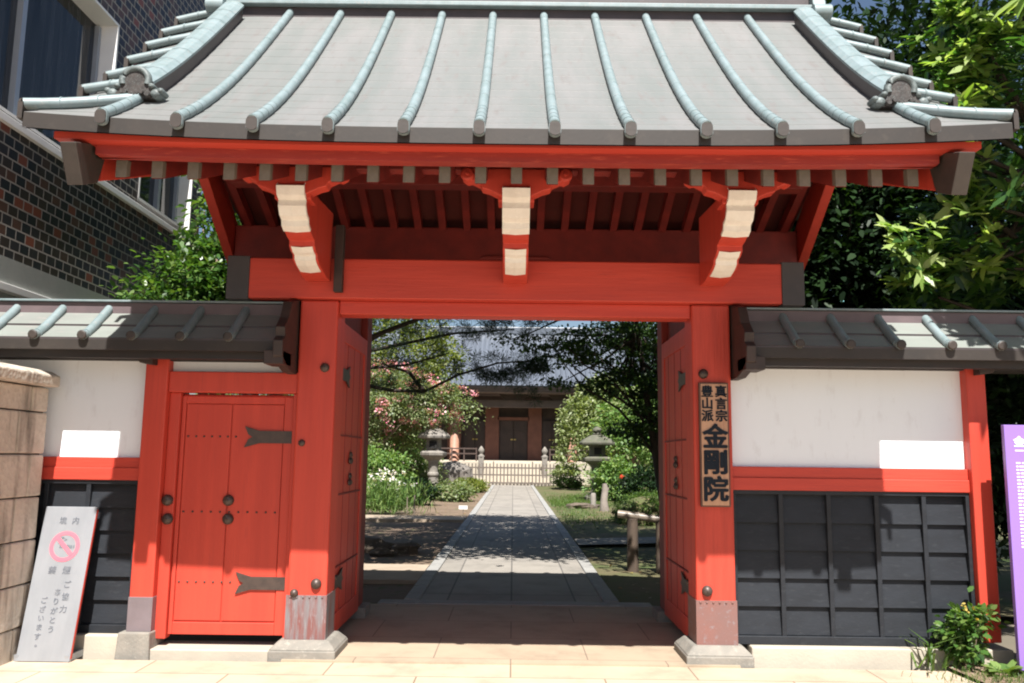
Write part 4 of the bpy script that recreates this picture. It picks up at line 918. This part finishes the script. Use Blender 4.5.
# ================================================================== PLANTS
# --- right of the gate: broadleaf tree whose sprays hang in the sun, dark trees behind it
t = thing('broadleaf_tree', 'bright glossy broadleaf tree reaching in from the right edge', 'tree', (6.6, 1.6, 0))
def rosettes(name, mat, parent, C, per, length, width, rs=.0):
    n = len(C) * per; ax = unit(np.array([0, 0, .9]) + rng.normal(size=(len(C), 3)) * .45 + np.array([-.25, -.45, 0]))
    a = np.tile(np.arange(per) * 2 * np.pi / per * 1.62, len(C)) + rng.normal(size=n) * .25
    axr = np.repeat(ax, per, 0); s1 = unit(np.cross(axr, np.array([.3, 1, .2]))); s2 = np.cross(axr, s1)
    el_ = rng.uniform(-.25, .75, n)[:, None]; D = unit(s1 * np.cos(a)[:, None] + s2 * np.sin(a)[:, None] + axr * el_)
    P = np.repeat(C, per, 0) + rng.normal(size=(n, 3)) * rs; s = rng.uniform(.65, 1.15, n)
    return npmesh(name, leaf_quads(P, D, axr, length * s, width * s), 6, mat, parent)
C1, _ = crown_points([(6.4, 1.4, 5.2, 2.2, 2.4, 2.9), (5.6, 2.3, 3.9, 1.5, 1.0, 1.3), (6.0, .4, 6.2, 1.8, 1.8, 1.6)], 760, .6)
ext = np.array([(4.5, -1.1, 4.9), (4.7, -1.2, 5.0), (4.9, -1.0, 4.7), (4.6, -.9, 4.6), (5.0, -1.3, 5.2), (3.85, -1.3, 4.75), (4.0, -1.2, 4.6), (4.15, -1.35, 4.8), (4.3, -1.25, 4.65), (4.2, -1.5, 5.0), (3.95, -1.45, 4.95), (4.45, -1.4, 4.8), (4.0, -1.6, 5.1), (4.05, 1.9, 3.62), (4.3, 1.8, 3.55), (4.45, 1.9, 3.75), (4.6, 1.7, 3.5), (4.75, 1.9, 3.62), (4.95, 1.8, 3.45), (4.2, 2.1, 3.35), (4.5, 2.0, 3.3), (4.45, 1.6, 5.3), (4.5, 1.7, 5.75), (4.55, 1.6, 6.1), (4.7, 1.6, 6.4), (4.5, 1.4, 6.2), (4.5, 1.5, 4.45), (4.6, 1.6, 4.3), (4.6, 1.5, 4.2), (4.5, 1.3, 5.0), (4.7, 1.1, 5.6), (4.6, 1.2, 5.9), (4.5, 1.4, 5.0), (4.6, 1.5, 5.15), (4.7, 1.3, 5.3), (4.6, 1.2, 5.5), (4.3, 1.4, 4.8), (4.45, 1.5, 4.6), (4.9, .2, 2.9), (5.1, .1, 2.8), (4.7, .3, 3.05)])
C1 = np.concatenate([C1[C1[:, 0] > 4.62], ext, ext + rng.normal(size=ext.shape) * .14, ext + rng.normal(size=ext.shape) * .2])
rosettes('crown', L_BIG, t, C1, 12, .23, .068, .03)
Cn = np.concatenate([ext, ext + rng.normal(size=ext.shape) * .16, C1[(C1[:, 0] < 6.0) & (C1[:, 1] < 1.8)][::2]])
rosettes('sun_tinted_leaves', leafmat('sun tinted broad leaves', [(.22, .34, .07), (.32, .44, .13), (.40, .48, .20)], rough=.35, trans=.45), t, Cn + np.array([-.03, -.10, .10]), 9, .235, .068, .02)  # paler leaf copy; sunlight on the sprays is put into its colour
branches('trunk', BARK, t, (6.6, 1.6, 0), (6.3, 1.5, 6.5), .2, .06, [C1[i] for i in rng.choice(len(C1), 40, replace=False)] + [tuple(e) for e in ext[::2]], rmin=.012)
tree('evergreen_tree', 'dark dense evergreen tree right behind the gate roof', 'tree', (4.6, 6.6, 0), (4.6, 6.4, 7), .22, [(4.7, 6.4, 5.6, 1.9, 1.8, 3.4), (4.3, 5.8, 3.6, 1.4, 1.3, 1.6)], 420, .55, 60, .17, .07, L_DARK, BARK, nb=26, shell=.3)
tree('evergreen_tree', 'tall dark evergreen tree behind the bright broadleaf tree', 'tree', (7.6, 7.5, 0), (7.6, 7.3, 8), .26, [(7.4, 7.0, 5.6, 2.6, 2.2, 4.2), (6.4, 5.6, 3.4, 1.8, 1.4, 2.4)], 560, .6, 60, .18, .075, L_DARK, BARK, nb=26, shell=.3)
tree('evergreen_tree', 'small shaded evergreen standing close behind the right side wall', 'tree', (5.1, 3.3, 0), (5.0, 3.3, 2.6), .1, [(4.7, 3.3, 1.7, 1.3, .8, 1.4), (5.8, 3.0, 2.2, 1.4, .9, 1.6)], 220, .4, 56, .14, .06, L_DARK, BARK, nb=16, shell=.3)
# --- bush against the tiled building
tree('shrub_tree', 'leafy green shrub tree in front of the brick tiled building', 'tree', (-3.5, 2.7, 0), (-3.5, 2.75, 3.9), .06, [(-3.7, 2.6, 3.3, .55, .4, .62), (-4.0, 2.4, 3.0, .45, .35, .38), (-3.35, 2.8, 3.6, .45, .35, .6), (-3.55, 3.0, 4.35, .26, .28, .65), (-3.2, 2.6, 3.0, .5, .4, .45)], 300, .2, 34, .085, .042, L_BUSH, BARKP, nb=14, shell=.35)
# --- garden through the gate
pt = thing('pine_tree', 'old pine with dark bent branches over the left of the garden', 'tree', (-3.6, 8.6, 0))
limbs = [[(-3.5, 8.6, 2.5), (-2.9, 8.4, 2.85), (-2.2, 8.3, 2.72), (-1.6, 8.2, 2.70), (-1.0, 8.3, 3.02), (-.3, 8.4, 3.25), (.3, 8.4, 3.3)], [(-3.5, 8.6, 2.8), (-2.7, 8.6, 3.15), (-2.0, 8.5, 3.2), (-1.2, 8.6, 3.45)], [(-3.4, 8.6, 3.3), (-2.4, 9.0, 3.6), (-1.2, 9.2, 3.9), (0, 9.2, 4.0)], [(-3.4, 8.5, 4.2), (-2, 7.6, 4.7), (-.6, 7.2, 5.0), (.6, 7.4, 5.2)], [(-3.4, 8.5, 5.0), (-2, 9.8, 5.6), (-.4, 10.6, 5.9)], [(-3.6, 8.5, 5.0), (-5, 8.0, 5.6), (-6, 8, 5.8)], [(-1.6, 8.2, 2.7), (-1.9, 8.3, 3.05), (-2.4, 8.3, 3.2)]]
mb = MB(); mb.tube([(-3.65, 8.6, -.05), (-3.4, 8.6, 1.2), (-3.55, 8.6, 2.6), (-3.3, 8.5, 4.2), (-3.5, 8.5, 5.6), (-3.4, 8.5, 7)], [.2, .15, .14, .11, .08, .04], 9)
for L in limbs: mb.tube(L, list(np.linspace(.045, .012, len(L))), 7)
mb.build('trunk', BARK, pt, fixn=False)
tc = []
for L in limbs:
    A = np.array(L)
    for i in range(len(L) - 1):
        for q in np.linspace(.2, 1, 8 if L is not limbs[6] else 3): tc.append(A[i] + (A[i + 1] - A[i]) * q + rng.normal(size=3) * (.16, .16, .09) + (0, 0, .06))
tc = np.array(tc + [(x_, 8.3 + .2 * math.sin(x_ * 9), 3.12 - .05 * k + .1 * math.sin(x_ * 5)) for k in range(3) for x_ in np.linspace(-.7, .55, 16)] + [(-.15 + .08 * k, 8.3, 2.98 - .09 * k) for k in range(4)] + [(.2 + .05 * k, 8.35, 3.0 - .11 * k) for k in range(5)])
tc = np.concatenate([tc, np.stack([rng.uniform(-2.7, .7, 80), rng.uniform(8.0, 8.9, 80), rng.uniform(3.7, 4.25, 80)], 1), crown_points([(-2.4, 8.8, 6.0, 2.4, 2.2, 1.2), (-.6, 8.0, 5.2, 1.6, 1.8, .6)], 320, .2)[0]])
per = 46; n_ = len(tc) * per; D = unit(rng.normal(size=(n_, 3)) + np.array([0, 0, .35])); P = np.repeat(tc, per, 0) + D * .02 + rng.normal(size=(n_, 3)) * .03
npmesh('crown', leaf_quads(P, D, rand_dir(n_), rng.uniform(.09, .16, n_), np.full(n_, .007)), 6, L_PINE, pt)
tree('maple_tree', 'shady dark maple leaning over the right of the garden path', 'tree', (3.0, 9.4, 0), (2.3, 9.0, 4.4), .11, [(2.25, 9.2, 2.95, 1.0, 1.0, .34), (1.35, 9.3, 3.05, .9, .7, .13), (1.6, 9.1, 3.55, .9, .8, .22), (2.6, 9.0, 2.5, .65, 1.0, .4), (2.2, 9.4, 3.9, 1.3, 1.0, .3), (2.35, 9.6, 2.05, .55, .6, .22), (.7, 9.3, 3.35, .7, .6, .16), (.35, 9.3, 3.75, .7, .6, .12)], 205, .22, 54, .075, .045, L_MAPLE, BARK, nb=26, shell=.1, flat=.3)
tree('shade_tree', 'tall spreading garden tree whose shadow crosses the path', 'tree', (-4.8, 5.2, 0), (-2.6, 6.2, 5.6), .18, [(-1.4, 5.2, 5.3, 3.0, 2.7, .7), (1.8, 5.4, 5.6, 2.4, 2.4, .7), (2.3, 2.9, 4.7, .9, .7, .3), (0, 9.6, 6.3, 3.6, 2.6, .8)], 520, .5, 66, .15, .09, L_MAPLE, BARK, nb=20, shell=.15, flat=.4)  # out of sight; low clump behind the gate roof added to shade the rail
mt = thing('crape_myrtle', 'pink flowering crape myrtle left of the path', 'tree', (-5.8, 26.5, 0))
ME = [(-5.2, 26.5, 3.8, 2.6, 1.8, 1.5), (-3.8, 26.2, 3.6, 1.7, 1.3, 1.0), (-5.4, 26.8, 2.0, 2.0, 1.4, 1.2), (-2.6, 27.0, 3.6, 1.3, .9, .9), (-4.8, 27.2, 2.6, 1.5, .8, 1.0)]
cr, C = foliage('crown', L_MYR, mt, ME, 420, .40, 60, .12, .06, shell=.45)
CB, d = crown_points([ME[0], ME[1], ME[3]], 200, .9); CB = CB[(CB[:, 1] < 27.2) & (CB[:, 2] > 2.2)]
foliage('blossom', L_FLW, mt, None, 0, .17, 24, .085, .075, pts=CB)
branches('trunk', BARKP, mt, (-5.8, 26.2, 0), (-5.3, 26.3, 3.6), .13, .05, [C[i] for i in rng.choice(len(C), 18, replace=False)])
tree('garden_tree', 'yellow green tree rising behind the pink flowering tree', 'tree', (-6.2, 33, 0), (-6, 33, 5.5), .16, [(-5.4, 33, 6.4, 3.0, 2.0, 2.2), (-6.5, 33, 4.0, 2.4, 1.6, 1.8)], 260, .5, 50, .17, .10, L_YEL, BARK, shell=.4)
tree('garden_tree', 'leafy green tree low behind the pink flowering tree', 'tree', (-8.2, 29.5, 0), (-8.0, 29.5, 3), .14, [(-7.6, 29.5, 2.4, 2.6, 1.6, 2.2), (-5.2, 29.8, 1.5, 1.7, 1.1, 1.3)], 230, .45, 50, .15, .09, L_MID, BARK, shell=.4)
wt = thing('weeping_tree', 'pale green weeping tree right of the temple steps', 'tree', (4.6, 36.0, 0))
pts = []
for k in range(150):
    a = random.uniform(0, 6.28); r_ = math.sqrt(random.random()) * 2.3; zt = 5.7 - .32 * r_ ** 2 + random.uniform(-.5, .2); L_ = random.uniform(1.0, 3.2) * (.5 + r_ / 3)
    for q in np.linspace(0, 1, 9): pts.append((4.6 + r_ * math.cos(a) * (1 + .06 * q), 36 + r_ * .7 * math.sin(a), max(.9, zt - L_ * q)))
foliage('crown', L_LIGHT, wt, None, 0, .20, 13, .19, .085, pts=pts, droop=.9)
branches('trunk', BARK, wt, (4.6, 36, 0), (4.5, 36, 4.8), .17, .07, [pts[i] for i in range(0, len(pts), 90)])
tree('garden_tree', 'bright green bushy tree behind the right lantern', 'tree', (6.6, 30, 0), (6.4, 30, 3.6), .15, [(6.2, 29.5, 3.3, 2.6, 1.8, 1.7), (5.0, 28.5, 2.3, 1.5, 1.2, 1.2), (8, 30, 3, 2.5, 1.8, 2.4)], 280, .42, 50, .15, .09, L_MID, BARK, shell=.4)
tree('garden_tree', 'tall dull green tree beyond the maple right of the temple roof', 'tree', (9.2, 40, 0), (9, 40, 8), .25, [(8.4, 40, 8.2, 3.6, 2.4, 3.0), (10, 40, 4, 3, 2.2, 3.0)], 330, .6, 48, .2, .12, L_DARK, BARK, shell=.35)
tree('garden_tree', 'dark broad tree closing the garden on the far left', 'tree', (-13, 38, 0), (-13, 38, 7), .25, [(-12.5, 38, 6, 4.0, 2.4, 4.5), (-9.6, 39, 3.0, 2.2, 1.6, 2.6)], 260, .7, 48, .22, .13, L_MID, BARK, shell=.35)
tree('garden_tree', 'dark broad tree closing the garden on the far right', 'tree', (14.5, 36, 0), (14.5, 36, 7), .25, [(14, 36, 5, 4.2, 2.6, 5)], 240, .7, 48, .22, .13, L_DARK, BARK, shell=.35)
# low planting
def bush(name, lab, cat, c, r, n, cr_, per, ll, lw, m, grp=None, extra=None):
    t_ = thing(name, lab, cat, (c[0], c[1], 0), grp)
    _, C_ = foliage('foliage', m, t_, [(c[0], c[1], c[2], *r)], n, cr_, per, ll, lw, shell=.5)
    mb_ = MB()
    for i in rng.choice(len(C_), min(9, len(C_)), replace=False): mb_.tube([(c[0], c[1], -.04), tuple(np.array([c[0], c[1], 0]) * .5 + C_[i] * .5), tuple(C_[i])], [.02, .014, .006], 5)
    mb_.build('stem', BARKP, t_, fixn=False); return t_, C_
t_, C_ = bush('flowering_shrub', 'low leafy shrub with a few yellow tips by the purple board', 'shrub', (3.53, -.06, .24), (.19, .16, .23), 34, .085, 26, .06, .036, L_BUSH)
foliage('flower', leafmat("yellow tips", [(.55, .42, .08), (.5, .34, .10), (.45, .4, .12)]), t_, None, 0, .015, 5, .022, .018, pts=[c_ + np.array([0, -.05, .08]) for c_ in C_[C_[:, 2] > .30][:5]])
def blades(name, lab, cat, c, n, hgt, wid, spread, m, lean=.5, xmin=-99):
    a = rng.uniform(0, 6.28, n); P = np.stack([np.abs(c[0] + rng.normal(size=n) * spread[0] - xmin) + xmin, c[1] + rng.normal(size=n) * spread[1], np.full(n, c[2])], 1)
    D1 = unit(np.stack([np.cos(a) * lean * rng.random(n), np.sin(a) * lean * rng.random(n), np.ones(n)], 1)); S = unit(np.cross(D1, np.stack([np.cos(a), np.sin(a), np.zeros(n)], 1) + .01)); H = (hgt * rng.uniform(.5, 1.1, n))[:, None]
    mid = P + D1 * H * .6; tip = mid + (D1 * .3 + np.stack([np.cos(a), np.sin(a), -np.full(n, .15)], 1) * lean * .5) * H
    V = np.concatenate([np.stack([P - S * wid * .4, P + S * wid * .4, mid + S * wid * .5, mid - S * wid * .5], 1), np.stack([mid - S * wid * .5, mid + S * wid * .5, tip + S * wid * .06, tip - S * wid * .06], 1)])
    o = npmesh(name, V, 4, m, loc=(c[0], c[1], 0))
    return tag(o, lab, cat) if lab else o
blades('strap_leaf_plant', 'strap leaved plant spilling over the edge of the planting bed', 'plant', (3.25, -.12, 0), 20, .36, .018, (.06, .06), L_GRASS, 1.0)
o = blades('grass', None, None, (3.75, -.45, -.01), 900, .09, .005, (.28, .16), L_GRASS, .8); o["kind"] = "stuff"
t_ = thing('broad_leaf_herb', 'small herb with round bright leaves at the foot of the purple board', 'plant', (3.66, -.32, 0))
n_ = 16; a = rng.uniform(0, 6.28, n_); P = np.stack([3.64 + .04 * np.cos(a), -.32 + .04 * np.sin(a), np.full(n_, .03)], 1); D = unit(np.stack([np.cos(a), np.sin(a), rng.uniform(.2, .9, n_)], 1)); npmesh('foliage', leaf_quads(P, D, np.tile([0, 0, 1.0], (n_, 1)), rng.uniform(.08, .15, n_), rng.uniform(.06, .1, n_)), 6, L_MID, t_)

# white flowers left of the path
t_ = thing('flower_clump', 'tall feathery plants with white flowers left of the path', 'flowers', (-3.3, 16.3, 0))
n_ = 2600; P = np.stack([rng.normal(-3.5, .5, n_), rng.normal(16.3, .4, n_), rng.uniform(.0, .75, n_)], 1); D = unit(np.array([0, 0, 1.0]) + rng.normal(size=(n_, 3)) * .55)
npmesh('foliage', leaf_quads(P, D, rand_dir(n_), rng.uniform(.14, .3, n_), np.full(n_, .018)), 6, L_MID, t_)
fp = np.stack([rng.normal(-3.45, .40, 52), rng.normal(16.1, .3, 52), rng.uniform(.68, 1.18, 52)], 1)
foliage('flower', L_WHT, t_, None, 0, .03, 9, .05, .04, pts=fp)
bush('garden_bush', 'dark rounded bush beside the white flowers', 'shrub', (-3.05, 20.5, .42), (.6, .6, .45), 55, .2, 40, .1, .055, L_DARK)
t_, C_ = bush('rose_bed', 'low thorny rose bushes in front of the pale lantern', 'shrub', (-2.35, 24.2, .25), (1.0, .6, .34), 80, .2, 32, .1, .06, L_MYR)
foliage('flower', L_REDF, t_, None, 0, .05, 8, .07, .06, pts=C_[C_[:, 2] > .6][:6])
bush('clipped_hedge', 'low clipped hedge on the left near the temple', 'hedge', (-2.0, 31.5, .25), (.85, 1.4, .32), 150, .16, 40, .08, .05, L_YEL)
bush('garden_bush', 'bright leafy bush behind the right lantern', 'shrub', (4.2, 29, .6), (1.1, .8, .8), 90, .25, 40, .13, .07, L_MID)
bush('garden_bush', 'leafy bright bush hugging the shaft of the right lantern', 'shrub', (3.75, 24.6, .75), (.75, .6, .9), 80, .24, 38, .12, .07, L_MID)
bush('garden_bush', 'tall green bush between the white flowers and the pale lantern', 'shrub', (-4.6, 22.5, .9), (1.1, .8, 1.0), 120, .26, 40, .12, .065, L_MID)
bush('garden_bush', 'olive green bush left of the boulder', 'shrub', (-3.9, 30.0, .8), (.9, .7, .8), 80, .25, 38, .13, .07, L_MYR)
bush('garden_bush', 'small green bush beside the picket fence on the right', 'shrub', (2.9, 38.0, .5), (.8, .6, .65), 70, .22, 36, .12, .07, L_MID)
t_, C_ = bush('garden_bush', 'dark leafy planting with red blooms behind the moss mound', 'shrub', (4.4, 21.0, .65), (1.0, .7, .7), 90, .24, 36, .12, .065, L_DARK)
foliage('flower', L_REDF, t_, None, 0, .05, 8, .08, .07, pts=[(3.45, 20.4, .98)])
t_, _c = bush('azalea_mound', 'rounded clipped green mound beyond the bamboo rail', 'shrub', (3.45, 14.6, .12), (1.0, .95, .62), 420, .11, 46, .05, .03, L_GRASS)
rock('mound_core', 'x', 'shrub', (3.45, 14.6, .08), (.90, .86, .56), MOSS, 11, p=.06)
_o = bpy.data.objects['mound_core']
for k_ in ('label', 'category', 'group'):
    if k_ in _o: del _o[k_]
_o.parent = t_; _o.location = (0, 0, 0)
for cx, cy, n_ in ((2.3, 23, 2600), (3.0, 27, 2200), (1.9, 16, 700)):
    o = blades('lawn_grass', None, None, (cx, cy, -.03), n_, .13, .012, (.75, 1.6), L_GRASS, .7, 1.3); o["kind"] = "stuff"
fl = rng.random((420, 2)); P = np.stack([np.where(fl[:, 0] < .5, -1.25 - fl[:, 0] * 8, 1.25 + (fl[:, 0] - .5) * 7), 2.7 + fl[:, 1] ** 1.3 * 20, np.full(420, .02)], 1); P[:, 2] = [soilz(abs(a), b) + .012 for a, b in P[:, :2]]
D = rand_dir(420); D[:, 2] *= .15; o = npmesh('fallen_leaves', leaf_quads(P, D, np.tile([0, 0, 1.0], (420, 1)) + rng.normal(size=(420, 3)) * .2, rng.uniform(.05, .10, 420), rng.uniform(.025, .05, 420)), 6, leafmat('dry leaves', [(.20, .12, .05), (.28, .17, .07), (.14, .09, .05), (.22, .18, .06)], trans=.1)); o['kind'] = 'stuff'
for stem_, grp_ in (('evergreen_tree', 'dark evergreen trees right of the gate'), ('garden_tree', 'trees around the temple garden'), ('garden_bush', 'bushes in the temple garden'), ('side_wall', 'side walls of the gate')):
    for o in list(SC.objects):
        if o.name.split('.')[0] == stem_ and o.parent is None: o['group'] = grp_
# teal roof glimpsed through the trees on the right
th = thing('neighbour_house', 'house with a teal roof glimpsed through the trees on the right', 'house', (9.5, 19, 0))
mb = MB(); mb.prism([(18, 4.3), (24, 7.5), (30, 4.3), (30, 4.15), (18, 4.15)], 0, 7.2, 14); mb.build('roof', TEAL, th)
mb = MB(); mb.box(7.8, 13.5, 18.8, 29, 0, 4.2); mb.build('wall', PALE, th)
